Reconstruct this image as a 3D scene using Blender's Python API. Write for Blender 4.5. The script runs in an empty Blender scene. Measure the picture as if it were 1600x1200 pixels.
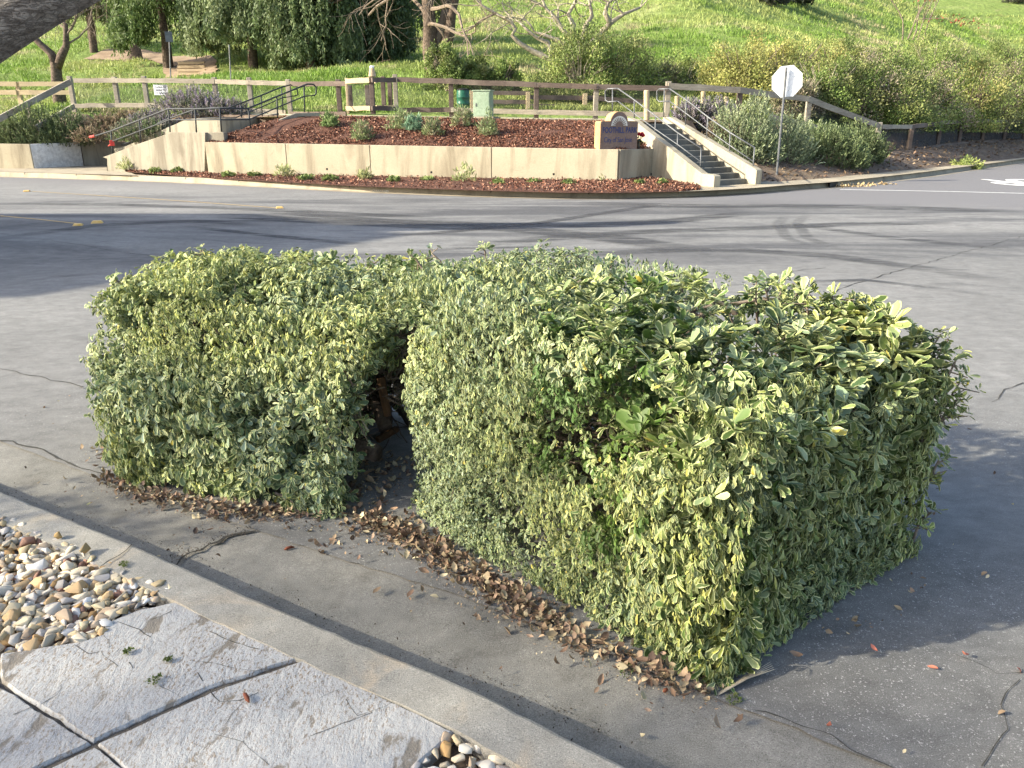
import bpy, math, random
import numpy as np
from mathutils import Vector, Matrix, noise as mnoise
R = math.radians
random.seed(7)
rng = np.random.default_rng(7)
S = bpy.context.scene
COL = S.collection

# ------------------------------------------------------------------ camera
CAMZ, PITCH, F = 1.75, R(18.9), 1200.0
cam = bpy.data.cameras.new("camera"); camo = bpy.data.objects.new("camera", cam); COL.objects.link(camo)
camo.location = (0, 0, CAMZ); camo.rotation_euler = (R(90) - PITCH, 0, 0)
cam.sensor_width = 36; cam.lens = 27; cam.clip_end = 1000; cam.clip_start = .05
S.camera = camo
# ------------------------------------------------------------------ light
SUN_TO = Vector((-.968, -.25, 0)).normalized(); ELEV = R(27)
SUN_DIR = Vector((SUN_TO.x * math.cos(ELEV), SUN_TO.y * math.cos(ELEV), math.sin(ELEV)))
w = bpy.data.worlds.new("World"); S.world = w; w.use_nodes = True
nt = w.node_tree; bg = nt.nodes['Background']
sky = nt.nodes.new('ShaderNodeTexSky'); sky.sky_type = 'NISHITA'; sky.sun_disc = False
sky.dust_density = 2.5; sky.ozone_density = .8; sky.air_density = .9; sky.sun_elevation = ELEV; sky.sun_rotation = math.atan2(SUN_DIR.x, SUN_DIR.y)
nt.links.new(sky.outputs[0], bg.inputs[0]); bg.inputs[1].default_value = .15
sl = bpy.data.lights.new("sun", 'SUN'); sl.energy = 4.4; sl.angle = R(.7); sl.color = (1, .92, .75)
so = bpy.data.objects.new("sun", sl); COL.objects.link(so)
so.rotation_euler = SUN_DIR.to_track_quat('Z', 'Y').to_euler(); so.location = (-10, -5, 12)
S.view_settings.view_transform = 'Standard'; S.view_settings.look = 'None'
S.view_settings.exposure = 1.42; S.view_settings.gamma = 1
S.cycles.max_bounces = 6; S.cycles.transparent_max_bounces = 8

# ------------------------------------------------------------------ pixel helpers (photo pixels, 1600x1200)
def ray(px, py):
    dx = (px - 800) / F; dy = (600 - py) / F
    return Vector((dx, math.cos(PITCH) + dy * math.sin(PITCH), -math.sin(PITCH) + dy * math.cos(PITCH)))
def G(px, py, z=0.0):
    d = ray(px, py); t = (z - CAMZ) / d.z
    return Vector((d.x * t, d.y * t, z))
def V(px, py, Y):
    d = ray(px, py); t = Y / d.y
    return Vector((d.x * t, Y, CAMZ + d.z * t))
def L(px, py, P, Q):            # ray meets the vertical plane through ground points P, Q
    d = ray(px, py); n = Vector((Q[1] - P[1], P[0] - Q[0], 0))
    t = n.dot(Vector((P[0], P[1], 0)) - Vector((0, 0, 0))) / n.dot(d)
    return Vector((d.x * t, d.y * t, CAMZ + d.z * t))
def PX(n, Y, py=180):           # px -> x at depth Y
    return V(n, py, Y).x

# ------------------------------------------------------------------ materials
MATS = {}
def nodes_mat(name):
    m = bpy.data.materials.new(name); m.use_nodes = True
    MATS[name] = m
    return m, m.node_tree, m.node_tree.nodes['Principled BSDF']
def N(nt, t, **k):
    n = nt.nodes.new(t)
    for a, b in k.items(): setattr(n, a, b)
    return n
def pos(nt): return N(nt, 'ShaderNodeNewGeometry').outputs['Position']
def objco(nt): return N(nt, 'ShaderNodeTexCoord').outputs['Object']
def noise(nt, src, scale, detail=4, rough=.55, dist=0, stretch=None, rotz=0):
    if stretch or rotz:
        mp = N(nt, 'ShaderNodeMapping'); nt.links.new(src, mp.inputs[0])
        mp.inputs['Scale'].default_value = stretch or (1, 1, 1); mp.inputs['Rotation'].default_value = (0, 0, rotz)
        src = mp.outputs[0]
    n = N(nt, 'ShaderNodeTexNoise'); nt.links.new(src, n.inputs['Vector'])
    n.inputs['Scale'].default_value = scale; n.inputs['Detail'].default_value = detail
    n.inputs['Roughness'].default_value = rough; n.inputs['Distortion'].default_value = dist
    return n.outputs['Fac']
def ramp(nt, src, stops):
    r = N(nt, 'ShaderNodeValToRGB'); nt.links.new(src, r.inputs[0])
    e = r.color_ramp.elements
    while len(e) < len(stops): e.new(.5)
    for i, (p, c) in enumerate(stops):
        e[i].position = p; e[i].color = (*c, 1) if len(c) == 3 else c
    return r.outputs[0]
def g3(v): return (v, v, v)
def mixc(nt, a, b, fac, mode='MIX'):
    m = N(nt, 'ShaderNodeMix', data_type='RGBA', blend_type=mode)
    for sock, v in ((0, fac), (6, a), (7, b)):
        if isinstance(v, (int, float)): m.inputs[sock].default_value = v
        elif isinstance(v, tuple): m.inputs[sock].default_value = (*v[:3], 1)
        else: nt.links.new(v, m.inputs[sock])
    return m.outputs[2]
def bump(nt, b, h, strength=.5, dist=.01):
    n = N(nt, 'ShaderNodeBump'); nt.links.new(h, n.inputs['Height'])
    n.inputs['Strength'].default_value = strength; n.inputs['Distance'].default_value = dist
    nt.links.new(n.outputs[0], b.inputs['Normal'])
def mnoisy(name, c1, c2, scale=8, rough=.85, bs=.4, bd=.01, fine=None, stretch=None, metallic=0, co=pos, spec=.3, p=(.35, .65), c3=None):
    m, nt, b = nodes_mat(name)
    src = co(nt)
    f = noise(nt, src, scale, 6, .6, .3, stretch)
    c = ramp(nt, f, [(p[0], c1), (p[1], c2)])
    if c3:
        f3 = noise(nt, src, scale * .23, 3, .5, .5, stretch)
        c = mixc(nt, c, c3, ramp(nt, f3, [(.5, g3(0)), (.68, g3(1))]))
    f2 = noise(nt, src, (fine or scale * 8), 4, .7)
    c = mixc(nt, c, ramp(nt, f2, [(.3, g3(.62)), (.7, g3(1.25))]), .6, 'MULTIPLY')
    nt.links.new(c, b.inputs['Base Color'])
    b.inputs['Roughness'].default_value = rough; b.inputs['Metallic'].default_value = metallic
    b.inputs['Specular IOR Level'].default_value = spec
    bump(nt, b, f2, bs, bd)
    return m

def leafmat(name, margin=None, transl=.25, rough=.5):
    m, nt, b = nodes_mat(name)
    at = N(nt, 'ShaderNodeAttribute', attribute_name='tint')
    c = at.outputs['Color']
    if margin:
        uv = N(nt, 'ShaderNodeAttribute', attribute_name='leafuv')
        sp = N(nt, 'ShaderNodeSeparateXYZ'); nt.links.new(uv.outputs['Vector'], sp.inputs[0])
        ab = N(nt, 'ShaderNodeMath', operation='ABSOLUTE'); nt.links.new(sp.outputs[0], ab.inputs[0])
        pz = noise(nt, pos(nt), 90, 2)
        ad = N(nt, 'ShaderNodeMath', operation='MULTIPLY_ADD'); nt.links.new(pz, ad.inputs[0]); ad.inputs[1].default_value = .45
        nt.links.new(ab.outputs[0], ad.inputs[2])
        e = ramp(nt, ad.outputs[0], [(.86, g3(0)), (1.0, g3(1))])
        mu = N(nt, 'ShaderNodeMath', operation='MULTIPLY'); nt.links.new(e, mu.inputs[0]); nt.links.new(at.outputs['Alpha'], mu.inputs[1])
        c = mixc(nt, c, margin, mu.outputs[0])
    nt.links.new(c, b.inputs['Base Color'])
    b.inputs['Roughness'].default_value = rough; b.inputs['Specular IOR Level'].default_value = .35
    if transl:
        t = N(nt, 'ShaderNodeBsdfTranslucent'); nt.links.new(c, t.inputs[0])
        mx = N(nt, 'ShaderNodeMixShader'); mx.inputs[0].default_value = transl
        out = nt.nodes['Material Output']
        nt.links.new(b.outputs[0], mx.inputs[1]); nt.links.new(t.outputs[0], mx.inputs[2]); nt.links.new(mx.outputs[0], out.inputs[0])
    return m

leafmat('hedge_leaf', (.60, .62, .31), .22, .55)
leafmat('leaf', None, .3, .6)
leafmat('dry_leaf', None, .1, .75)
leafmat('stone', None, 0, .75)
leafmat('chip', None, 0, .9)
mnoisy('bark_brown', (.05, .035, .025), (.16, .12, .09), 12, .9, .8, .01)
mnoisy('twig', (.11, .08, .06), (.26, .21, .16), 20, .85, .4, .003)
mnoisy('bark_pale', (.22, .19, .14), (.42, .37, .28), 6, .9, .5, .01)
mnoisy('wood_new_cut', (.09, .05, .025), (.16, .085, .04), 20, .8, .4, .004)

def wood(name, a, b_, c):
    m, nt, b = nodes_mat(name)
    src = pos(nt)
    f = noise(nt, src, 3, 6, .65, .4, (1, 1, 9)); f2 = noise(nt, src, 26, 4, .7, 0, (1, 1, 4)); f3 = noise(nt, src, 1.1, 3)
    cc = ramp(nt, f, [(.3, a), (.7, b_)]); cc = mixc(nt, cc, c, ramp(nt, f3, [(.5, g3(0)), (.7, g3(.7))]))
    cc = mixc(nt, cc, ramp(nt, f2, [(.3, g3(.6)), (.7, g3(1.2))]), .7, 'MULTIPLY')
    nt.links.new(cc, b.inputs['Base Color']); b.inputs['Roughness'].default_value = .9
    bump(nt, b, f2, .6, .01)
wood('wood_grey', (.20, .17, .13), (.36, .32, .25), (.44, .40, .31))
wood('wood_brown', (.07, .05, .04), (.14, .105, .085), (.20, .16, .13))
wood('wood_tan', (.42, .32, .19), (.55, .44, .28), (.38, .30, .20))
mnoisy('metal_galv', (.10, .105, .11), (.17, .175, .18), 5, .5, .1, .002, metallic=.3)
mnoisy('metal_dark', (.022, .027, .03), (.045, .05, .055), 6, .6, .1, .002)
mnoisy('sign_white', (.74, .76, .76), (.84, .85, .84), 3, .45, .05, .001)
mnoisy('red_tape', (.6, .05, .04), (.75, .09, .07), 9, .5, .1, .001)
mnoisy('green_paint', (.20, .27, .19), (.27, .34, .25), 2, .5, .15, .002)
mnoisy('bin_green', (.015, .10, .06), (.03, .15, .09), 4, .35, .1, .002)
mnoisy('black', (.01, .01, .01), (.02, .02, .02), 4, .6, .1, .002)
mnoisy('sign_tan', (.44, .255, .11), (.52, .32, .15), 3, .8, .3, .004)
mnoisy('sign_brown', (.19, .13, .10), (.25, .175, .14), 3, .8, .4, .004)
mnoisy('sign_cream', (.62, .58, .48), (.74, .70, .60), 5, .7, .2, .002)
mnoisy('letter_blue', (.035, .05, .14), (.06, .075, .18), 5, .6, .1, .001)
mnoisy('paint_white', (.55, .55, .53), (.80, .80, .77), 9, .7, .2, .002)
mnoisy('paint_yellow', (.42, .30, .12), (.60, .42, .16), 3, .7, .2, .002)
mnoisy('marker_yellow', (.70, .42, .10), (.82, .55, .22), 9, .5, .1, .002)
mnoisy('white_wax', (.75, .76, .80), (.85, .85, .88), 9, .5, .1, .001)
mnoisy('foil_green', (.03, .30, .20), (.25, .62, .60), 30, .3, .2, .002)
mnoisy('rose_red', (.25, .005, .01), (.50, .02, .03), 30, .6, .3, .003)
mnoisy('glass_dark', (.03, .035, .03), (.06, .06, .05), 9, .15, .05, .001)
mnoisy('stucco', (.45, .42, .36), (.55, .52, .46), 2, .9, .4, .004)
mnoisy('roof_tile', (.12, .08, .06), (.22, .15, .11), 4, .9, .6, .02)
def concrete(name, a, b_, stain, ss=1.0):
    m, nt, b = nodes_mat(name)
    src = pos(nt)
    f = noise(nt, src, .9, 6, .6, .4); f2 = noise(nt, src, 38, 5, .75)
    st = noise(nt, src, 1.7 * ss, 5, .65, .6, (1, 1, .18)); sb = noise(nt, src, 3.2, 4, .6, 1.2)
    c = ramp(nt, f, [(.3, a), (.7, b_)])
    c = mixc(nt, c, stain, ramp(nt, st, [(.48, g3(0)), (.66, g3(.85))]))
    c = mixc(nt, c, stain, ramp(nt, sb, [(.58, g3(0)), (.75, g3(.4))]))
    c = mixc(nt, c, ramp(nt, f2, [(.3, g3(.7)), (.7, g3(1.2))]), .5, 'MULTIPLY')
    nt.links.new(c, b.inputs['Base Color']); b.inputs['Roughness'].default_value = .88
    b.inputs['Specular IOR Level'].default_value = .25
    bump(nt, b, f2, .35, .006)
concrete('concrete_wall', (.35, .31, .225), (.43, .38, .275), (.21, .175, .12))
concrete('concrete_ramp', (.25, .23, .18), (.31, .285, .22), (.14, .12, .09))
concrete('concrete_step', (.12, .12, .105), (.17, .165, .14), (.08, .075, .065))
concrete('concrete_kerb', (.31, .27, .20), (.38, .33, .24), (.22, .19, .14))

# near concrete: kerb, gutter, stamped slab; asphalt
def near_concrete(name, c1, c2, sp_d, sp_l, stain):
    m, nt, b = nodes_mat(name); src = pos(nt)
    f = noise(nt, src, 2.2, 6, .6, .3); f2 = noise(nt, src, 240, 3, .8); f3 = noise(nt, src, 14, 5, .7); f4 = noise(nt, src, 3.1, 4, .6, 1.0)
    c = ramp(nt, f, [(.3, c1), (.7, c2)])
    c = mixc(nt, c, stain, ramp(nt, f4, [(.55, g3(0)), (.72, g3(.7))]))
    c = mixc(nt, c, ramp(nt, f3, [(.3, g3(.8)), (.7, g3(1.15))]), .8, 'MULTIPLY')
    c = mixc(nt, c, ramp(nt, f2, [(.34, sp_d), (.45, g3(1)), (.55, g3(1)), (.66, sp_l)]), 1.0, 'MULTIPLY')
    nt.links.new(c, b.inputs['Base Color']); b.inputs['Roughness'].default_value = .9; b.inputs['Specular IOR Level'].default_value = .2
    ad = N(nt, 'ShaderNodeMath', operation='ADD'); nt.links.new(f2, ad.inputs[0]); nt.links.new(f3, ad.inputs[1])
    bump(nt, b, ad.outputs[0], .5, .004)
near_concrete('kerb_near', (.24, .23, .20), (.33, .315, .275), g3(.4), g3(1.6), (.40, .33, .24))
near_concrete('gutter_near', (.16, .155, .138), (.245, .235, .21), g3(.4), g3(1.7), (.10, .093, .08))

def slab_mat():
    m, nt, b = nodes_mat('stamped_slab'); src = pos(nt)
    f = noise(nt, src, 1.8, 5, .6); sc = noise(nt, src, 7, 8, .66, .35, (1.5, .7, 1), .5); f2 = noise(nt, src, 160, 3, .75); f3 = noise(nt, src, 75, 6, .85, .3, (1.6, .7, 1), .6)
    c = ramp(nt, f, [(.3, (.31, .31, .30)), (.7, (.43, .43, .415))])
    br = N(nt, 'ShaderNodeMath', operation='MULTIPLY'); nt.links.new(ramp(nt, f3, [(.53, g3(0)), (.57, g3(1))]), br.inputs[0])
    nt.links.new(ramp(nt, noise(nt, src, 3.1, 4, .6), [(.38, g3(.25)), (.58, g3(1))]), br.inputs[1])
    c = mixc(nt, c, (.19, .14, .09), br.outputs[0])
    c = mixc(nt, c, (.17, .145, .11), ramp(nt, sc, [(.385, g3(.85)), (.43, g3(0))]))
    c = mixc(nt, c, ramp(nt, f2, [(.3, g3(.72)), (.7, g3(1.15))]), .6, 'MULTIPLY')
    nt.links.new(c, b.inputs['Base Color']); b.inputs['Roughness'].default_value = .75; b.inputs['Specular IOR Level'].default_value = .3
    h = N(nt, 'ShaderNodeMath', operation='MULTIPLY_ADD'); nt.links.new(f2, h.inputs[0]); h.inputs[1].default_value = .10; nt.links.new(sc, h.inputs[2])
    bump(nt, b, h.outputs[0], .75, .018)
slab_mat()

def road_mat():
    m, nt, b = nodes_mat('asphalt'); src = pos(nt)
    big = noise(nt, src, .16, 4, .55, .5); mid = noise(nt, src, .9, 6, .65, .4)
    c = ramp(nt, big, [(.3, (.165, .163, .155)), (.7, (.235, .23, .217))])
    c = mixc(nt, c, ramp(nt, mid, [(.3, g3(.84)), (.7, g3(1.1))]), .9, 'MULTIPLY')
    # long tyre / oil streaks running along the street
    st = noise(nt, src, .50, 9, .68, 1.1, (.22, 1.2, 1), .14)
    sp = N(nt, 'ShaderNodeSeparateXYZ'); nt.links.new(src, sp.inputs[0])
    def band(lo, a, b2, hi, out):
        mr = N(nt, 'ShaderNodeFloatCurve')
        cv = mr.mapping.curves[0]; cv.points[0].location = (0, 0); cv.points[1].location = (1, 0)
        for x, v in ((lo / 60, 0), (a / 60, 1), (b2 / 60, 1), (hi / 60, 0)): cv.points.new(x, v)
        mr.mapping.update()
        dv = N(nt, 'ShaderNodeMath', operation='DIVIDE'); nt.links.new(out, dv.inputs[0]); dv.inputs[1].default_value = 60
        nt.links.new(dv.outputs[0], mr.inputs['Value']); return mr.outputs[0]
    by = band(8.5, 11, 17, 21.5, sp.outputs[1])
    mu = N(nt, 'ShaderNodeMath', operation='MULTIPLY'); nt.links.new(ramp(nt, st, [(.44, g3(0)), (.60, g3(1))]), mu.inputs[0]); nt.links.new(by, mu.inputs[1])
    c = mixc(nt, c, (.085, .084, .085), mu.outputs[0])
    gr_ = noise(nt, src, 7, 9, .8, .3, (.8, 1.2, 1)); c = mixc(nt, c, ramp(nt, gr_, [(.35, g3(.72)), (.65, g3(1.22))]), .9, 'MULTIPLY')
    st2 = noise(nt, src, .9, 8, .66, 2.2, (.3, 1.0, 1), .25)
    c = mixc(nt, c, g3(.70), ramp(nt, st2, [(.30, g3(.9)), (.36, g3(0))]), 'MULTIPLY')
    # newer darker asphalt to the far right
    ad = N(nt, 'ShaderNodeMath', operation='MULTIPLY_ADD'); nt.links.new(sp.outputs[0], ad.inputs[0]); ad.inputs[1].default_value = .30; nt.links.new(sp.outputs[1], ad.inputs[2])
    nn = N(nt, 'ShaderNodeMath', operation='MULTIPLY_ADD'); nt.links.new(mid, nn.inputs[0]); nn.inputs[1].default_value = 1.5; nt.links.new(ad.outputs[0], nn.inputs[2])
    mr = N(nt, 'ShaderNodeMapRange'); nt.links.new(nn.outputs[0], mr.inputs[0]); mr.inputs[1].default_value = 19.0; mr.inputs[2].default_value = 21.5
    c = mixc(nt, c, (.16, .155, .155), mr.outputs[0])
    # exposed stone in the worn asphalt
    pick = ramp(nt, noise(nt, src, 130, 3, .6, .4), [(.60, g3(0)), (.66, g3(1))])
    near = ramp(nt, noise(nt, src, 1.1, 3, .5, .2), [(.36, g3(.2)), (.62, g3(1))])
    dd = ramp(nt, noise(nt, src, 45, 2, .5), [(.36, g3(.2)), (.55, g3(1))])
    m1 = N(nt, 'ShaderNodeMath', operation='MULTIPLY'); nt.links.new(pick, m1.inputs[0]); nt.links.new(dd, m1.inputs[1])
    m2 = N(nt, 'ShaderNodeMath', operation='MULTIPLY'); nt.links.new(m1.outputs[0], m2.inputs[0]); nt.links.new(near, m2.inputs[1])
    dist = N(nt, 'ShaderNodeMapRange'); nt.links.new(sp.outputs[1], dist.inputs[0]); dist.inputs[1].default_value = 3.0; dist.inputs[2].default_value = 7.0; dist.inputs[3].default_value = 1; dist.inputs[4].default_value = .15
    m3 = N(nt, 'ShaderNodeMath', operation='MULTIPLY'); nt.links.new(m2.outputs[0], m3.inputs[0]); nt.links.new(dist.outputs[0], m3.inputs[1])
    fine = noise(nt, src, 260, 3, .8)
    dk = N(nt, 'ShaderNodeMapRange'); nt.links.new(sp.outputs[1], dk.inputs[0]); dk.inputs[1].default_value = 2.2; dk.inputs[2].default_value = 5.5; dk.inputs[3].default_value = .86; dk.inputs[4].default_value = 1
    c = mixc(nt, c, dk.outputs[0], 1.0, 'MULTIPLY')
    c = mixc(nt, c, ramp(nt, fine, [(.34, g3(.45)), (.5, g3(1)), (.68, g3(1.5))]), .8, 'MULTIPLY')
    c = mixc(nt, c, (.48, .47, .45), m3.outputs[0])
    nt.links.new(c, b.inputs['Base Color']); b.inputs['Roughness'].default_value = .85; b.inputs['Specular IOR Level'].default_value = .3
    bump(nt, b, fine, .5, .004)
road_mat()

def hill_mat():
    m, nt, b = nodes_mat('hill_grass'); src = pos(nt)
    f = noise(nt, src, .12, 5, .6, .5); f2 = noise(nt, src, 1.6, 6, .7, .4, (1, .6, 1)); f3 = noise(nt, src, .35, 4, .6)
    c = ramp(nt, f, [(.3, (.13, .19, .05)), (.55, (.19, .25, .07)), (.75, (.25, .28, .11))])
    c = mixc(nt, c, ramp(nt, f2, [(.3, g3(.55)), (.7, g3(1.35))]), .9, 'MULTIPLY')
    c = mixc(nt, c, (.26, .23, .12), ramp(nt, f3, [(.60, g3(0)), (.76, g3(.7))]))
    nt.links.new(c, b.inputs['Base Color']); b.inputs['Roughness'].default_value = .95; b.inputs['Specular IOR Level'].default_value = .1
    bump(nt, b, f2, 1, .3)
hill_mat()
mnoisy('soil', (.10, .072, .052), (.18, .135, .10), 4, .95, .8, .03, c3=(.18, .135, .09))
mnoisy('mulch_base', (.075, .034, .022), (.16, .075, .048), 16, .95, 1, .03, fine=60)
mnoisy('path_dirt', (.22, .155, .10), (.33, .245, .16), 1.5, .95, .6, .02)
mnoisy('path_tan', (.42, .38, .24), (.52, .47, .31), 2, .95, .4, .01, c3=(.30, .34, .13))
mnoisy('dirt_dark', (.06, .052, .045), (.13, .115, .095), 20, .95, .6, .01)
mnoisy('crack', (.03, .03, .028), (.07, .065, .055), 30, .95, .2, .002)

def netmat():
    m, nt, b = nodes_mat('wire_net')
    src = pos(nt)
    out = nt.nodes['Material Output']
    b.inputs['Base Color'].default_value = (.025, .025, .025, 1); b.inputs['Roughness'].default_value = .6
    ws = []
    for ang in (R(45), R(-45)):
        sp = N(nt, 'ShaderNodeSeparateXYZ'); nt.links.new(src, sp.inputs[0])
        a = N(nt, 'ShaderNodeMath', operation='MULTIPLY_ADD'); nt.links.new(sp.outputs[0], a.inputs[0]); a.inputs[1].default_value = 18
        c_ = N(nt, 'ShaderNodeMath', operation='MULTIPLY'); nt.links.new(sp.outputs[2], c_.inputs[0]); c_.inputs[1].default_value = 18 if ang > 0 else -18
        nt.links.new(c_.outputs[0], a.inputs[2])
        fr = N(nt, 'ShaderNodeMath', operation='FRACT'); nt.links.new(a.outputs[0], fr.inputs[0])
        lt = N(nt, 'ShaderNodeMath', operation='LESS_THAN'); nt.links.new(fr.outputs[0], lt.inputs[0]); lt.inputs[1].default_value = .13
        ws.append(lt.outputs[0])
    mxx = N(nt, 'ShaderNodeMath', operation='MAXIMUM'); nt.links.new(ws[0], mxx.inputs[0]); nt.links.new(ws[1], mxx.inputs[1])
    tr = N(nt, 'ShaderNodeBsdfTransparent'); mx = N(nt, 'ShaderNodeMixShader')
    nt.links.new(mxx.outputs[0], mx.inputs[0]); nt.links.new(tr.outputs[0], mx.inputs[1]); nt.links.new(b.outputs[0], mx.inputs[2]); nt.links.new(mx.outputs[0], out.inputs[0])
netmat()
def screenmat():
    m, nt, b = nodes_mat('black_screen')
    out = nt.nodes['Material Output']
    b.inputs['Base Color'].default_value = (.012, .012, .014, 1); b.inputs['Roughness'].default_value = .8
    tr = N(nt, 'ShaderNodeBsdfTransparent'); mx = N(nt, 'ShaderNodeMixShader')
    f = noise(nt, pos(nt), 2.5, 3)
    nt.links.new(ramp(nt, f, [(.35, g3(.55)), (.65, g3(.85))]), mx.inputs[0]); nt.links.new(tr.outputs[0], mx.inputs[1]); nt.links.new(b.outputs[0], mx.inputs[2]); nt.links.new(mx.outputs[0], out.inputs[0])
screenmat()

# ------------------------------------------------------------------ object helpers
def tag(o, label=None, cat=None, group=None, kind=None):
    if label: o['label'] = label
    if cat: o['category'] = cat
    if group: o['group'] = group
    if kind: o['kind'] = kind
    return o
def empty(name, loc, label, cat, group=None):
    o = bpy.data.objects.new(name, None); COL.objects.link(o); o.location = loc; o.empty_display_size = .1
    return tag(o, label, cat, group)
class MB:
    def __init__(s): s.v = []; s.f = []
    def add(s, vs, fs):
        n = len(s.v); s.v += [tuple(v) for v in vs]; s.f += [tuple(i + n for i in f) for f in fs]; return s
    def box(s, c, d, rz=0, taper=1, M=None):
        hx, hy, hz = d[0] / 2, d[1] / 2, d[2] / 2
        vs = [Vector((sx * hx * (taper if sz > 0 else 1), sy * hy * (taper if sz > 0 else 1), sz * hz)) for sz in (-1, 1) for sy in (-1, 1) for sx in (-1, 1)]
        m = M if M is not None else Matrix.Rotation(rz, 3, 'Z')
        vs = [m @ v + Vector(c) for v in vs]
        return s.add(vs, [(0, 2, 3, 1), (4, 5, 7, 6), (0, 1, 5, 4), (2, 6, 7, 3), (1, 3, 7, 5), (0, 4, 6, 2)])
    def beam(s, a, b, wd, ht, up=Vector((0, 0, 1))):
        a = Vector(a); b = Vector(b); d = (b - a); ln = d.length; d.normalize()
        sd = d.cross(up).normalized(); u = sd.cross(d)
        vs = []
        for p in (a, b):
            for (i, j) in ((-1, -1), (1, -1), (1, 1), (-1, 1)): vs.append(p + sd * wd / 2 * i + u * ht / 2 * j)
        return s.add(vs, [(0, 1, 2, 3), (7, 6, 5, 4), (0, 4, 5, 1), (1, 5, 6, 2), (2, 6, 7, 3), (3, 7, 4, 0)])
    def tube(s, pts, rad, n=8, cap=True, wob=0):
        pts = [Vector(p) for p in pts]
        if not isinstance(rad, (list, tuple)): rad = [rad] * len(pts)
        base = len(s.v); prev = None
        for i, p in enumerate(pts):
            d = (pts[min(i + 1, len(pts) - 1)] - pts[max(i - 1, 0)]).normalized()
            if prev is None: sd = d.cross(Vector((.13, .21, 1)) if abs(d.z) < .95 else Vector((1, 0, 0))).normalized()
            else: sd = (prev - d * prev.dot(d)).normalized()
            prev = sd; u = d.cross(sd)
            for k in range(n):
                a = 2 * math.pi * k / n; r = rad[i]
                if wob: r *= 1 + wob * mnoise.noise(Vector((p.x * 2.2 + 2 * math.cos(a), p.y * 2.2 + 2 * math.sin(a), p.z * 2.2)))
                q = p + (sd * math.cos(a) + u * math.sin(a)) * r; s.v.append((q.x, q.y, q.z))
        for i in range(len(pts) - 1):
            for k in range(n):
                a = base + i * n + k; b = base + i * n + (k + 1) % n
                s.f.append((a, b, b + n, a + n))
        if cap:
            s.f.append(tuple(base + k for k in range(n))[::-1]); s.f.append(tuple(base + (len(pts) - 1) * n + k for k in range(n)))
        return s
    def prism(s, poly, z0, z1):
        n = len(poly)
        z0 = z0 if isinstance(z0, (list, tuple)) else [z0] * n
        z1 = z1 if isinstance(z1, (list, tuple)) else [z1] * n
        vs = [(p[0], p[1], z0[i]) for i, p in enumerate(poly)] + [(p[0], p[1], z1[i]) for i, p in enumerate(poly)]
        return s.add(vs, [tuple(range(n))[::-1], tuple(range(n, 2 * n))] + [(i, (i + 1) % n, n + (i + 1) % n, n + i) for i in range(n)])
    def build(s, name, mat, parent=None, smooth=False, bevel=0, mats=None):
        me = bpy.data.meshes.new(name)
        me.from_pydata(s.v, [], s.f); me.update()
        for mm in ([mat] if mats is None else mats): me.materials.append(MATS[mm] if isinstance(mm, str) else mm)
        if smooth:
            me.polygons.foreach_set('use_smooth', [True] * len(me.polygons))
        o = bpy.data.objects.new(name, me); COL.objects.link(o)
        if bevel:
            b = o.modifiers.new('bevel', 'BEVEL'); b.width = bevel; b.segments = 2; b.limit_method = 'ANGLE'; b.angle_limit = R(40)
        if parent:
            o.parent = parent; o.matrix_parent_inverse = Matrix.Translation(parent.location).inverted()
        return o
def sheet(name, poly3, mat, **k):
    m = MB(); m.add(poly3, [tuple(range(len(poly3)))]); o = m.build(name, mat); return tag(o, kind='structure', **k)
def npmesh(name, verts, quads, mat, tint=None, uv=None, parent=None, smooth=True, k=4):
    me = bpy.data.meshes.new(name)
    nv, nf = len(verts), len(quads)
    me.vertices.add(nv); me.vertices.foreach_set('co', np.ascontiguousarray(verts, dtype=np.float32).ravel())
    me.loops.add(nf * k); me.loops.foreach_set('vertex_index', np.ascontiguousarray(quads, dtype=np.int32).ravel())
    me.polygons.add(nf); me.polygons.foreach_set('loop_start', np.arange(0, nf * k, k, dtype=np.int32))
    me.polygons.foreach_set('loop_total', np.full(nf, k, dtype=np.int32))
    if smooth: me.polygons.foreach_set('use_smooth', np.ones(nf, dtype=bool))
    if tint is not None:
        a = me.attributes.new('tint', 'FLOAT_COLOR', 'POINT'); a.data.foreach_set('color', np.ascontiguousarray(tint, dtype=np.float32).ravel())
    if uv is not None:
        a = me.attributes.new('leafuv', 'FLOAT_VECTOR', 'POINT'); a.data.foreach_set('vector', np.ascontiguousarray(uv, dtype=np.float32).ravel())
    me.update(calc_edges=True)
    me.materials.append(MATS[mat])
    o = bpy.data.objects.new(name, me); COL.objects.link(o)
    if parent: o.parent = parent; o.matrix_parent_inverse = Matrix.Translation(parent.location).inverted()
    return o
def nrm(a): return a / np.maximum(np.linalg.norm(a, axis=-1, keepdims=True), 1e-9)
def vn(p, scale, seed=0):          # smooth pseudo-noise in about [-1, 1]
    r = np.random.default_rng(seed); out = np.zeros(len(p))
    for o in range(3):
        for _ in range(4):
            k = r.normal(size=3) * scale * (1.9 ** o); out += np.sin(p @ k + r.uniform(0, 6.3)) * (.5 ** o)
    return out / 3.2
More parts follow.
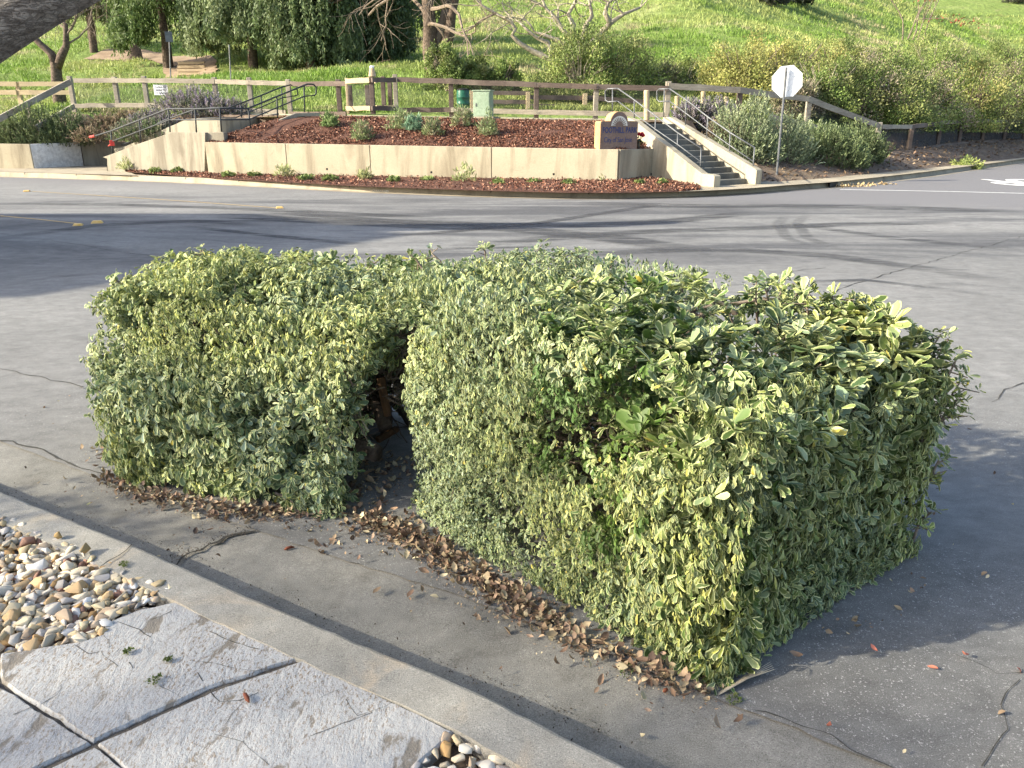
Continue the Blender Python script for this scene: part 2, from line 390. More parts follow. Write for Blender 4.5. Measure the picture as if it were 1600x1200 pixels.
# leaf template rows: (v, half-width)
OBOV = [(0, .07), (.35, .22), (.75, .33), (1.0, .13)]
BLADE = [(0, .05), (.6, .08), (1.0, .01)]
OVAL = [(0, .06), (.5, .30), (1.0, .05)]
def leaves(name, P, D, U, size, mat, tint, rows=OBOV, curl=0.6, fold=.25, parent=None, width=1.0, cross=3, smooth=True):
    """P base points, D tip directions, U face normals, one curved leaf each"""
    n = len(P); D = nrm(D); U = nrm(U - (U * D).sum(1, keepdims=True) * D); X = np.cross(D, U)
    width = np.broadcast_to(np.asarray(width, float), (n,)).reshape(n, 1); size = np.asarray(size).reshape(n, 1); curl = np.broadcast_to(np.asarray(curl, float), (n,)).reshape(n, 1)
    curl = np.where(np.abs(curl) < .02, .02, curl)
    us = (-1, 0, 1) if cross == 3 else (-1, 1)
    vs = []; uvs = []
    for (v, wd) in rows:
        a = curl * v
        al = np.sin(a) / curl; dn = (1 - np.cos(a)) / curl
        for u in us:
            q = P + size * (D * al - U * dn + X * (u * wd * width) + U * (-fold * wd * (1 - abs(u)) * -1 * -1))
            vs.append(q); uvs.append(np.array([u if (v < .99) else (u or 1) * 1.0, v, 0.]))
    m = len(vs); verts = np.stack(vs, 1).reshape(-1, 3)
    uv = np.tile(np.array(uvs), (n, 1))
    c = len(us); q0 = []
    for r_ in range(len(rows) - 1):
        for k in range(c - 1):
            a = r_ * c + k; q0.append((a, a + 1, a + c + 1, a + c))
    q = (np.arange(n)[:, None, None] * m + np.array(q0)[None]).reshape(-1, 4)
    t = np.repeat(tint, m, axis=0)
    return npmesh(name, verts, q, mat, t, uv, parent, smooth)
def rnd(n, s=1.0): return rng.normal(size=(n, 3)) * s

# ------------------------------------------------------------------ ground geometry
curb_px = [(-400, 268), (-150, 273), (0, 276), (205, 282), (335, 287.5), (455, 294), (570, 300), (767, 307), (880, 309.5), (960, 310), (1060, 308), (1120, 305), (1180, 301), (1240, 296.5), (1300, 292.5), (1380, 283.5), (1450, 275), (1510, 266), (1600, 253.5), (1700, 243), (1800, 235)]
curb = [G(a, b, 0) for a, b in curb_px]
cx_ = np.array([c.x for c in curb]); cy_ = np.array([c.y for c in curb])
XF = [-60, -20, -17.4, -12, -5, 0, 6, 9, 13.8, 20, 27, 45, 80]
YF = [38, 33.5, 32, 31, 29.2, 28.5, 28.5, 28.7, 30, 35.5, 42, 58, 90]
ZF = [1.2, 1.7, 2.05, 2.02, 1.95, 1.86, 1.8, 1.5, .72, .7, .75, .7, .7]
fa, fb, fc, fd = G(-120, 262, .16), G(53, 263, .16), G(131, 259, .16), G(196, 258, .16)
for _p in (fa, fb, fc, fd): _p.z = 0
def sstep(t): t = np.clip(t, 0, 1); return t * t * (3 - 2 * t)
def hz(x, y):
    x = np.asarray(x, float); y = np.asarray(y, float)
    yc = np.interp(x, cx_, cy_) + .5
    yf = np.interp(x, XF, YF); zf = np.interp(x, XF, ZF)
    t = (y - yc) / (yf - yc)
    z = .12 + (zf - .12) * sstep(t * 1.0)
    yw = np.interp(x, [fa.x - 40, fa.x, fb.x, fc.x, fd.x], [fa.y, fa.y, fb.y, fc.y, fd.y]) + 1.1
    lf = x <= -13.2; tw = np.clip((y - yw - .12) / np.maximum(yf - yw, 1), 0, 1)
    z = np.where(lf, np.where(y < yw, .1, .93 + (zf - .93) * sstep(tw ** .8)), z)
    pit = (x > -13.2) & (x < 5.6)
    yb = np.interp(x, [-13.2, -9, -5, 5.6], [29.9, 28.2, 26.2, 24.6])
    z = np.where(pit & (y < yb), np.minimum(z, .1 + 0 * z), z)
    z = np.where(pit & (y >= yb), zf - .04, z)
    s = np.maximum(y - yf, 0)
    pr = np.interp(s, [0, 5, 10, 17, 32, 52, 85, 140], [0, .8, 1.75, 2.9, 5.4, 9.2, 16, 27])
    pr = pr + np.interp(x, [6, 16], [0, 1]) * np.interp(s, [0, 7, 30, 60, 140], [0, 1.3, 2.6, 5.5, 12]) + np.interp(s, [40, 140], [0, 6])
    p = np.stack([x, y, 0 * x], -1).reshape(-1, 3)
    b = vn(p, .12, 3).reshape(x.shape) * .5 + vn(p, .5, 4).reshape(x.shape) * .12
    z = z + pr + b * np.clip(s / 8, 0, 1)
    return z
def hit_ground(px_, py_):
    d = ray(px_, py_); t = 26.0
    while t < 200:
        p = Vector((0, 0, CAMZ)) + d * t
        if p.z < float(hz(p.x, p.y)): return p
        t += .1
    return p
# hillside terrain grid in columns that start at the back of the far kerb
xs = np.concatenate([np.arange(-90, -30, 4), np.arange(-30, 40, .5), np.arange(40, 110, 4)])
rows_ = np.concatenate([np.linspace(0, 1, 30)[:-1] * 0, []])
tv = np.concatenate([np.linspace(0, 14, 57), np.linspace(15, 60, 46), np.linspace(64, 190, 22)])
XX = np.repeat(xs[:, None], len(tv), 1); YC = np.interp(xs, cx_, cy_)[:, None] + .22
YY = YC + tv[None, :]
ZZ = hz(XX, YY); ZZ[:, 0] = .1
verts = np.stack([XX, YY, ZZ], -1).reshape(-1, 3)
ni, nj = XX.shape
ii, jj = np.meshgrid(np.arange(ni - 1), np.arange(nj - 1), indexing='ij')
a = (ii * nj + jj).ravel(); quads = np.stack([a, a + nj, a + nj + 1, a + 1], 1)
hill = npmesh('hillside', verts, quads, 'hill_grass'); tag(hill, kind='structure')
hill.data.materials.append(MATS['soil'])
qc = verts[quads].mean(1); yfq = np.interp(qc[:, 0], XF, YF)
dry = (qc[:, 1] < yfq + np.where(qc[:, 0] > 9, 1.5, -.1))
hill.data.polygons.foreach_set('material_index', dry.astype(np.int32))

# near kerb and gutter lines
kl = [G(x, y, .13) for x, y in ((0, 767), (202, 848), (405, 938), (560, 1003), (720, 1068), (985, 1200))]
gl = [G(x, y, 0) for x, y in ((0, 690), (180, 756), (396, 828), (560, 882), (720, 932), (900, 1000), (1060, 1070), (1385, 1197))]
def extend(pl, a, b):
    d0 = (pl[0] - pl[2]).normalized(); d1 = (pl[-1] - pl[-3]).normalized()
    return [pl[0] + d0 * a] + pl + [pl[-1] + d1 * b]
kl = extend(kl, 40, 30); gl = extend(gl, 40, 30)
def resample(pl, step, jit=0, seed=0, lim=6.0):
    r = random.Random(seed); out = []
    for i in range(len(pl) - 1):
        a, b = pl[i], pl[i + 1]; n = max(1, int((b - a).length / step)) if (a.length < lim * 1.5 or b.length < lim * 1.5) else 8
        for k in range(n):
            p = a.lerp(b, k / n); out.append(p + Vector((r.gauss(0, jit), r.gauss(0, jit), 0)) if jit and p.length < 12 else p)
    out.append(pl[-1]); return out
def offs(pl, d):
    out = []
    for i, p in enumerate(pl):
        t = (pl[min(i + 1, len(pl) - 1)] - pl[max(i - 1, 0)]); t = Vector((t.x, t.y, 0)).normalized()
        out.append(p + Vector((-t.y, t.x, 0)) * d)
    return out
KS = resample(kl, .05, .0016, 1)
def strip(name, rows, mat, smooth=False):
    m = MB(); n = len(rows[0]); vs = [p for r_ in rows for p in r_]; fs = []
    for r_ in range(len(rows) - 1):
        for i in range(n - 1):
            a = r_ * n + i; fs.append((a, a + 1, a + n + 1, a + n))
    m.add(vs, fs); return m.build(name, mat, smooth=smooth)
def zset(pl, z): return [Vector((p.x, p.y, z)) for p in pl]
# kerb: inner edge, top, rounded nose, face
inn = offs(KS, -.155)
def jz(pl, z, a, seed):
    return [Vector((p.x, p.y, z + a * mnoise.noise(Vector((p.x * 9, p.y * 9, seed))))) for p in pl]
o = strip('kerb', [zset(inn, .02), jz(inn, .124, .004, 1), jz(offs(KS, -.015), .131, .002, 2), zset(offs(KS, -.004), .127), zset(KS, .117), zset(offs(KS, .02), -.04)], 'kerb_near'); tag(o, kind='structure')
GS = resample(gl, .06, .004, 3)
# gutter pan spans from kerb face to the asphalt edge
gl_n = len(gl)
gk = [kl[0], kl[1], kl[2], kl[3], kl[4], kl[5], kl[6], kl[7]]
m = MB()
def pl_at(pl, t):
    n = len(pl) - 1; f = t * n; i = min(int(f), n - 1); return pl[i].lerp(pl[i + 1], f - i)
def at_x(pl, x):
    for i in range(len(pl) - 1):
        a, b = pl[i], pl[i + 1]
        if (a.x <= x <= b.x) or (b.x <= x <= a.x):
            return a.lerp(b, (x - a.x) / (b.x - a.x))
    return pl[-1]
nrow = 5; pts = []
dperp = Vector((.50, .86, 0))
gx = [k for k in KS]
rowsg = []
for k in range(nrow + 1):
    row = []
    for p in gx:
        # matching outer point: shoot perpendicular
        best = None
        row.append(p)
    rowsg.append(row)
def hit(p, d, pl):
    for i in range(len(pl) - 1):
        a, b = pl[i], pl[i + 1]; e = b - a
        den = d.x * e.y - d.y * e.x
        if abs(den) < 1e-9: continue
        t = ((a.x - p.x) * e.y - (a.y - p.y) * e.x) / den; u = ((a.x - p.x) * d.y - (a.y - p.y) * d.x) / den
        if 0 <= u <= 1 and t > 0: return t
    return .55
hits = [min(hit(p, dperp, gl), .9) for p in gx]
for k in range(nrow + 1):
    f = k / nrow
    rowsg[k] = [Vector((p.x, p.y, 0)) + dperp * (.015 + (h + .04) * f) + Vector((0, 0, -.014 + .010 * f ** .8)) for p, h in zip(gx, hits)]
o = strip('gutter', rowsg, 'gutter_near', True); tag(o, kind='structure')
# asphalt road: near edge follows the gutter, far edge runs under the far bank
GS2 = [Vector((p.x, p.y, .004)) for p in GS]
road_poly = GS2 + [Vector((90, -30, .004)), Vector((90, 70, .004)), Vector((-90, 70, .004)), Vector((-90, 40, .004))]
o = sheet('road', road_poly, 'asphalt')
# ground on the near side
sheet('verge', [Vector((p.x, p.y, .07)) for p in offs(kl, -.14)] + [Vector((60, -60, .07)), Vector((-90, -60, .07))], 'soil')

# stamped concrete walk slabs
ZS = .118
def gp(l): return [G(a, b, ZS) for a, b in l]
def rough_poly(pts, step=.03, jit=.003, seed=0):
    r = random.Random(seed); out = []
    for i, a in enumerate(pts):
        b = pts[(i + 1) % len(pts)]; n = max(1, int((b - a).length / step)); t = (b - a).normalized(); nn = Vector((-t.y, t.x, 0))
        for k in range(n):
            p = a.lerp(b, k / n); out.append(p + nn * jit * 2.2 * mnoise.noise(p * 14 + Vector((seed, 0, 0))) + nn * r.gauss(0, jit * .35))
    return out
s1 = gp([(0, 1021), (60, 1012), (121, 1003), (162, 990), (164, 972), (220, 951), (286, 936), (330, 955), (400, 992), (469, 1027), (324, 1074), (145, 1157), (0, 1064)])
s2 = gp([(152, 1161), (328, 1080), (473, 1031), (590, 1083), (709, 1142), (643, 1203), (560, 1290), (400, 1430), (192, 1196)])
s3 = gp([(-160, 966), (0, 1070), (141, 1160), (54, 1201), (-120, 1290), (-420, 1240)])
s4 = gp([(148, 1165), (189, 1199), (392, 1438), (200, 1600), (-100, 1300), (61, 1205)])
s5 = gp([(-420, 1110), (-200, 1045), (-8, 1022), (-8, 1060), (-155, 962)])
for i, s_ in enumerate((s1, s2, s3, s4)):
    rp = rough_poly(s_, .02, .0028, i)
    m = MB(); n = len(rp)
    inner = [p + (sum(rp, Vector()) / n - p).normalized() * .008 for p in rp]
    vs = [(p.x, p.y, .05) for p in rp] + [(p.x, p.y, ZS - .008) for p in rp] + [(p.x, p.y, ZS) for p in inner]
    fs = [(k, (k + 1) % n, n + (k + 1) % n, n + k) for k in range(n)] + [(n + k, n + (k + 1) % n, 2 * n + (k + 1) % n, 2 * n + k) for k in range(n)] + [tuple(range(2 * n, 3 * n))]
    m.add(vs, fs); o = m.build('pavement_slab', 'stamped_slab'); tag(o, kind='structure')
sheet('pavement_joint', [Vector((p.x, p.y, .106)) for p in gp([(-100, 1100), (180, 985), (300, 950), (700, 1140), (560, 1300), (400, 1440), (0, 1400)])], 'dirt_dark')
# cracks, seams
def crackline(pxs, wd, z=.006, seed=0, zz=None):
    r = random.Random(seed); P = [G(a, b, z) for a, b in pxs]; pts = []
    for i in range(len(P) - 1):
        n = max(2, int((P[i + 1] - P[i]).length / max(.02, .012 * P[i].length)))
        for k in range(n): pts.append(P[i].lerp(P[i + 1], k / n))
    pts.append(P[-1]); m = MB(); A = []; B = []
    for i, p in enumerate(pts):
        t = (pts[min(i + 1, len(pts) - 1)] - pts[max(i - 1, 0)]).normalized(); nn = Vector((-t.y, t.x, 0))
        j = nn * (mnoise.noise(p * 6) * .05 * min(1, p.length / 5) + r.gauss(0, wd * .5)); w_ = wd * (.35 + r.random() * .9)
        A.append(p + j + nn * w_ / 2); B.append(p + j - nn * w_ / 2)
    return A, B
m = MB()
for k, (pl, wd) in enumerate([([(0, 576), (60, 588), (130, 604)], .014), ([(0, 688), (40, 697), (90, 716), (140, 733), (165, 742)], .022),
        ([(1548, 627), (1570, 608), (1600, 598)], .016), ([(1590, 1060), (1560, 1100), (1575, 1140), (1540, 1200)], .006), ([(1470, 1010), (1560, 1055), (1600, 1052)], .004),
        ([(1285, 462), (1340, 442), (1420, 418), (1510, 393), (1600, 368)], .022), ([(1220, 425), (1290, 418)], .02), ([(0, 365), (100, 378), (190, 394), (330, 412)], .02),
        ([(1180, 1110), (1240, 1130), (1300, 1150), (1330, 1170), (1400, 1200)], .008), ([(995, 362), (1050, 356)], .03)]):
    A, B = crackline(pl, wd * .55, .008, k); n = len(A); m.add(A + B, [(i, i + 1, n + i + 1, n + i) for i in range(n - 1)])
tag(m.build('road_cracks', 'crack'), kind='structure')
m = MB()
for k, (pl, wd, z) in enumerate([([(272, 880), (330, 853), (398, 828)], .024, .002), ([(155, 885), (202, 850)], .006, .1335),
      ([(1030, 1047), (1010, 1060)], .002, .134)]):
    A, B = crackline(pl, wd, z, 40 + k); n = len(A); m.add(A + B, [(i, i + 1, n + i + 1, n + i) for i in range(n - 1)])
tag(m.build('gutter_joint', 'crack'), kind='structure')
m = MB()
for k, (pl, wd) in enumerate([([(121, 1004), (145, 1016), (163, 1013), (182, 1042)], .0035), ([(163, 1013), (168, 1002), (161, 990)], .003), ([(200, 1035), (206, 1045)], .005),
      ([(250, 1070), (285, 1088)], .003), ([(310, 1050), (316, 1064)], .005), ([(382, 1095), (365, 1115), (353, 1132)], .003), ([(335, 1148), (380, 1160), (420, 1195)], .003),
      ([(540, 1093), (560, 1115), (600, 1100), (620, 1090)], .003), ([(330, 1075), (345, 1095), (375, 1094), (404, 1082)], .004), ([(180, 973), (235, 996)], .005), ([(240, 970), (268, 955)], .007),
      ([(60, 1098), (85, 1085), (90, 1070)], .004), ([(20, 1115), (55, 1098)], .004), ([(330, 985), (365, 1005), (405, 1015)], .006), ([(300, 1030), (400, 1050), (440, 1045)], .003), ([(480, 1150), (580, 1110)], .004), ([(500, 1090), (530, 1078)], .004)]):
    A, B = crackline(pl, wd * .55, ZS + .0015, 60 + k); n = len(A); m.add(A + B, [(i, i + 1, n + i + 1, n + i) for i in range(n - 1)])
tag(m.build('pavement_cracks', 'crack'), kind='structure')

# far kerb, pavement strips, markings
def band_far(d0, d1, z0, z1, i0, i1, mat, name):
    pl = [Vector((c.x, c.y, 0)) for c in curb[i0:i1]]
    pl = resample(pl, .8, 0, 0, 60)
    a = offs(pl, d0); b = offs(pl, d1)
    o = strip(name, [zset(a, z0), zset(b, z1)], mat); tag(o, kind='structure'); return o
pl = resample([Vector((c.x, c.y, 0)) for c in curb], .5, 0, 0, 60)
o = strip('far_kerb', [zset(offs(pl, -.30), .008), zset(offs(pl, -.03), .012), zset(offs(pl, .02), .125), zset(offs(pl, .04), .15), zset(offs(pl, .17), .155), zset(offs(pl, .19), .08)], 'concrete_kerb'); tag(o, kind='structure')
m = MB()
for i in range(4, len(pl) - 2, 4):                     # kerb joints
    p = pl[i]; t = (pl[i + 1] - pl[i]).normalized(); nn = Vector((-t.y, t.x, 0)); h = t * .012
    q = [p + nn * -.0, p + nn * .015, p + nn * .036, p + nn * .172]; zz = [.015, .134, .154, .159]
    for a_, b_, za, zb in ((q[0], q[1], zz[0], zz[1]), (q[1], q[2], zz[1], zz[2]), (q[2], q[3], zz[2], zz[3])):
        o_ = nn * -.004
        m.add([(a_ - h + o_).to_3d() + Vector((0, 0, za)), (a_ + h + o_) + Vector((0, 0, za)), (b_ + h + o_) + Vector((0, 0, zb)), (b_ - h + o_) + Vector((0, 0, zb))], [(0, 1, 2, 3)])
tag(m.build('kerb_joints', 'crack'), kind='structure')
def gz(l, z): return [G(a, b, z) for a, b in l]
sheet('pavement', gz([(-300, 264), (0, 268), (215, 274.3), (205, 270), (167, 267), (167, 258), (120, 256), (0, 257), (-300, 255)], .158), 'concrete_kerb')
sheet('pavement', gz([(1060, 299.5), (1120, 297), (1180, 293.5), (1240, 288.5), (1300, 284.5), (1380, 276), (1450, 268), (1510, 260), (1600, 248.5), (1700, 239),
                      (1700, 236), (1600, 246), (1450, 263), (1400, 267), (1300, 277.5), (1215, 284), (1209, 280), (1170, 282), (1108, 288), (1085, 293)], .158), 'concrete_kerb')
def mark(pxs, wd, mat, name):
    P = [G(a, b, .010) for a, b in pxs]
    o = strip(name, [offs(P, wd / 2), offs(P, -wd / 2)], mat); tag(o, kind='structure'); return o
mark([(1312, 296), (1400, 297.5), (1500, 299.5), (1620, 302.5), (1800, 307)], .12, 'paint_white', 'road_marking')
mark([(0, 337), (60, 342.5), (128, 350)], .055, 'paint_yellow', 'road_marking')
mark([(50, 299), (150, 305), (300, 315), (437, 325)], .045, 'paint_yellow', 'road_marking')
tx = bpy.data.curves.new('road_lettering', 'FONT'); tx.body = 'STOP'; tx.extrude = .001; tx.size = 2.4
to = bpy.data.objects.new('road_lettering', tx); COL.objects.link(to); tx.materials.append(MATS['paint_white'])
to.location = (18.5, 25.1, .012); to.scale = (.75, 1.5, 1); to.rotation_euler = (0, 0, R(182)); tag(to, kind='structure')
tx.offset = .03
def to_mesh_obj(o):
    bpy.context.view_layer.update()
    me = bpy.data.meshes.new_from_object(o.evaluated_get(bpy.context.evaluated_depsgraph_get())); n = bpy.data.objects.new('lettering', me); COL.objects.link(n)
    n.location = o.location.copy(); n.rotation_euler = o.rotation_euler.copy(); n.scale = o.scale.copy(); n.parent = o.parent; bpy.data.objects.remove(o); return n
to = to_mesh_obj(to); to.name = 'road_lettering'; tag(to, kind='structure')
# raised pavement markers
for k, (px_, py_, lb) in enumerate([(122, 352, 'low yellow raised marker at the end of the near yellow line'), (152, 348, 'tallest yellow raised marker just beyond the near yellow line'),
                                 (437, 325, 'yellow raised marker out on the street in line with the left wall end'), (42, 299, 'tiny pale raised marker on the far yellow line at the left')]):
    p = G(px_, py_, .01); m = MB(); m.box((p.x, p.y, .02 + .004), (.16 if k != 1 else .2, .13, .035 if k != 1 else .05), .3, .7)
    tag(m.build('road_marker', 'marker_yellow', bevel=.006), lb, 'road marker', 'raised markers on the yellow centre lines')
tm, tnt, tb = nodes_mat('tyre_film')
_uv = N(tnt, 'ShaderNodeAttribute', attribute_name='leafuv'); _sp = N(tnt, 'ShaderNodeSeparateXYZ'); tnt.links.new(_uv.outputs['Vector'], _sp.inputs[0])
_n = noise(tnt, pos(tnt), 3.0, 8, .75, .4, (.25, 1.3, 1), .2); _r = ramp(tnt, _n, [(.36, g3(0)), (.60, g3(1))])
_m = N(tnt, 'ShaderNodeMath', operation='MULTIPLY'); tnt.links.new(_r, _m.inputs[0]); tnt.links.new(_sp.outputs[0], _m.inputs[1])
tb.inputs['Base Color'].default_value = (.055, .054, .055, 1); tb.inputs['Roughness'].default_value = .8; _t = N(tnt, 'ShaderNodeBsdfTransparent'); _x = N(tnt, 'ShaderNodeMixShader')
tnt.links.new(_m.outputs[0], _x.inputs[0]); tnt.links.new(_t.outputs[0], _x.inputs[1]); tnt.links.new(tb.outputs[0], _x.inputs[2]); tnt.links.new(_x.outputs[0], tnt.nodes['Material Output'].inputs[0])
tv_, tf_, tu_ = [], [], []
def tyre(pxs, wd, st, z):
    P = resample([G(a, b, z) for a, b in pxs], .4, 0, 0, 90); n0 = len(tv_)
    for k_, lv in ((-.5, 0), (-.25, 1), (.25, 1), (.5, 0)):
        for i_, p in enumerate(offs(P, wd * k_)): tv_.append(tuple(p)); tu_.append((lv * st * min(1, i_ / 3, (len(P) - 1 - i_) / 3), 0, 0))
    n = len(P)
    for r2 in range(3):
        for i_ in range(n - 1): a_ = n0 + r2 * n + i_; tf_.append((a_, a_ + 1, a_ + n + 1, a_ + n))
for q_ in (([(330, 335), (500, 345), (650, 352), (800, 357), (960, 372), (1100, 395)], .9, 1.0), ([(420, 330), (600, 345), (760, 350), (900, 352), (1050, 345), (1180, 332)], .7, .9), ([(560, 372), (700, 362), (850, 347), (960, 330), (1040, 318)], .35, .9), ([(700, 385), (860, 372), (1000, 362), (1160, 357), (1320, 350), (1500, 348)], .6, .8),
        ([(850, 400), (1000, 392), (1150, 390), (1300, 400), (1450, 420), (1600, 445)], .5, .7), ([(1070, 392), (1100, 398), (1110, 386)], .22, .9), ([(1230, 335), (1215, 350), (1230, 372), (1290, 392)], .25, .4), ([(1265, 332), (1245, 348), (1262, 372), (1330, 396)], .25, .4), ([(1200, 462), (1260, 440), (1350, 437), (1480, 452), (1600, 470)], .18, .8), ([(1410, 458), (1440, 446), (1500, 443), (1600, 452)], .18, .7),
        ([(0, 372), (150, 352), (300, 345), (420, 352)], .5, .8), ([(0, 445), (90, 432), (200, 425)], .22, .9), ([(90, 440), (200, 450), (300, 452)], .2, .7), ([(280, 352), (420, 368), (600, 385)], .3, .8), ([(600, 395), (720, 388), (900, 384)], .25, .8), ([(0, 318), (200, 320), (480, 330), (700, 342)], .6, .7), ([(900, 318), (1100, 322), (1300, 322), (1600, 330)], 1.1, .7), ([(1200, 345), (1400, 372), (1600, 392)], .4, .6), ([(60, 520), (130, 530), (240, 540)], .15, .4)):
    tyre(*q_, .0075 + .0003 * (len(tv_) % 7))
tag(npmesh('tyre_marks', np.array(tv_), np.array(tf_), 'tyre_film', None, np.array(tu_), None, False), kind='structure')
# drain slot in far kerb
p = G(1300, 290, .05); q = G(1306, 290, .05)
m = MB(); a_ = G(1294, 292.5, .02); b_ = G(1307, 291, .02)
d_ = Vector((.02, -.05, 0))
m.add([a_ + d_, b_ + d_, b_ + d_ + Vector((0, 0, .11)), a_ + d_ + Vector((0, 0, .11)), a_ + Vector((.1, .4, 0)), b_ + Vector((.1, .4, 0)), b_ + Vector((.1, .4, .11)), a_ + Vector((.1, .4, .11))],
      [(0, 1, 2, 3), (0, 4, 7, 3), (1, 5, 6, 2), (3, 2, 6, 7)])
tag(m.build('storm_drain', 'black'), 'black rectangular storm drain slot in the kerb near the stop sign', 'drain')

# ------------------------------------------------------------------ planter, retaining walls
W0 = L(322, 267, (-9.4, 24.4), (2.8, 20.8)); W1 = Vector((2.8, 20.8, 0)); W2 = Vector((4.04, 22.1, 0)); W0.z = 0
n01 = Vector((-.28, -.96, 0)).normalized()
def wall_seg(m, A, B, z0A, z0B, z1A, z1B, th, side):
    t = (B - A).normalized(); nn = Vector((-t.y, t.x, 0)) * th * side
    m.prism([(A.x, A.y), (B.x, B.y), ((B + nn).x, (B + nn).y), ((A + nn).x, (A + nn).y)], [z0A, z0B, z0B, z0A], [z1A, z1B, z1B, z1A])
wr = empty('retaining_wall', (W1.x, W1.y, 0), 'long cream concrete retaining wall holding the brown mulch bed', 'wall')
ztop = lambda P: 1.145 + (P - W0).length / (W1 - W0).length * (1.05 - 1.145)
jpx = [322, 447, 578, 768, 966]
jp = [L(px_, 240, W0, W1) for px_ in jpx]
for i in range(4):
    a_, b_ = jp[i].copy(), jp[i + 1].copy(); a_.z = b_.z = 0; t = (b_ - a_).normalized()
    m = MB(); wall_seg(m, a_ + t * .009 * (i > 0), b_ - t * .009 * (i < 3), 0, 0, ztop(a_), ztop(b_), .22, 1); m.build('wall_panel', 'concrete_wall', wr, bevel=.01)
t = (W2 - W1).normalized()
m = MB(); wall_seg(m, W1 + t * .02 + Vector((.01, .02, 0)), W2 + t * .35, 0, 0, 1.048, 1.03, .22, 1); m.build('end_wall', 'concrete_wall', wr, bevel=.01)
m = MB()
for (px_, py_) in ((511, 264), (674, 269), (865, 272), (1017, 272)):
    c = L(px_, py_, W0, W1) if px_ < 960 else L(px_, py_, W1, W2)
    m.box(c, (.05, .02, .05))
m.build('weep_hole', 'black', wr)
# mulch surfaces
BL = V(450, 180, 26.6); BR = V(990, 190, 24.0)
def mulch_pt(u, v):
    f = u * 1.12
    if f < 1: P = W0.lerp(W1, f); z = 1.145 - .095 * f
    else: P = W1.lerp(W2, (f - 1) / .12 * .9); z = 1.05
    P = Vector((P.x, P.y, z - .04)) + Vector((.05, .15, 0))
    Q = BL.lerp(BR, u)
    if u < .12: Q = W0.lerp(BL, .18 + .82 * u / .12); Q.z = 1.15 + (BL.z - 1.15) * (.18 + .82 * u / .12)
    R_ = P.lerp(Q, v); R_.z = P.z + (Q.z - P.z) * (v ** .85)
    return R_
nu, nv_ = 90, 24
vs = []
for i in range(nu + 1):
    for j in range(nv_ + 1):
        p = mulch_pt(i / nu, j / nv_); e = min(j, nv_ - j, 3) / 3
        p.z += e * .05 * mnoise.noise(p * 1.5); vs.append(p)
m = MB(); m.add(vs, [(i * (nv_ + 1) + j, (i + 1) * (nv_ + 1) + j, (i + 1) * (nv_ + 1) + j + 1, i * (nv_ + 1) + j + 1) for i in range(nu) for j in range(nv_)])
tag(m.build('mulch_bed', 'mulch_base', smooth=True), kind='structure')
lo_out = [(196, 268.5), (270, 274), (335, 279), (455, 285.5), (570, 291.5), (767, 298.5), (880, 301), (960, 301.5), (1060, 299.5), (1093, 297)]
lo_in = [(196, 266), (250, 262), (322, 266), (447, 268), (578, 271), (768, 276), (890, 279), (966, 281), (1020, 281), (1093, 292)]
LO = [G(a, b, .156) for a, b in lo_out]; LI = [G(a, b, .26 if 200 < a < 1080 else .16) for a, b in lo_in]
LI = [p + Vector((0, .25, .02)) if 300 < lo_in[i][0] < 1030 else p for i, p in enumerate(LI)]
def lo_pt(u, v): return pl_at(LO, u).lerp(pl_at(LI, u), v)
vs = []
for i in range(121):
    for j in range(7): p = lo_pt(i / 120, j / 6); p.z += .02 * mnoise.noise(p * 2) * (0 < j < 6) + (.02 if 0 < j < 6 else 0); vs.append(p)
m = MB(); m.add(vs, [(i * 7 + j, (i + 1) * 7 + j, (i + 1) * 7 + j + 1, i * 7 + j + 1) for i in range(120) for j in range(6)])
tag(m.build('mulch_strip', 'mulch_base', smooth=True), kind='structure')
def chips(name, pts, size, cols, seed, mat='chip', rows=OVAL, wd=1.0):
    n = len(pts); P = np.array([tuple(p) for p in pts]); r = np.random.default_rng(seed)
    D = r.normal(size=(n, 3)) * (1, 1, .45); U = r.normal(size=(n, 3)) * .8 + (0, 0, 1)
    c = np.array(cols)[r.integers(0, len(cols), n)] * r.uniform(.6, 1.35, (n, 1)); t = np.concatenate([c, np.ones((n, 1))], 1)
    return leaves(name, P + (0, 0, .012), D, U, r.uniform(*size, n), mat, t, rows, r.uniform(-.6, .6, n), .1, width=wd, cross=2, smooth=False)
chipcol = [(.20, .085, .05), (.13, .055, .034), (.27, .12, .075), (.36, .21, .14), (.06, .03, .022), (.16, .066, .042)]
pts = [mulch_pt(random.random() ** .9, random.random()) for _ in range(38000)] + [lo_pt(random.random(), random.random()) + Vector((0, 0, .03)) for _ in range(15000)]
tag(chips('mulch_chips', pts, (.028, .075), chipcol, 5), kind='stuff')

# tan path between bed and fence
sheet('path', [V(440, 181.5, 26.4), V(990, 191, 23.9), V(1046, 190.5, 23.9), Vector((5.8, 25.5, 1.70)), Vector((6.5, 28.9, 1.8)), Vector((0, 29.0, 1.88)), Vector((-7, 30.4, 2.02)), Vector((-11.5, 31.2, 2.06)), V(380, 184, 29.2)], 'path_tan')

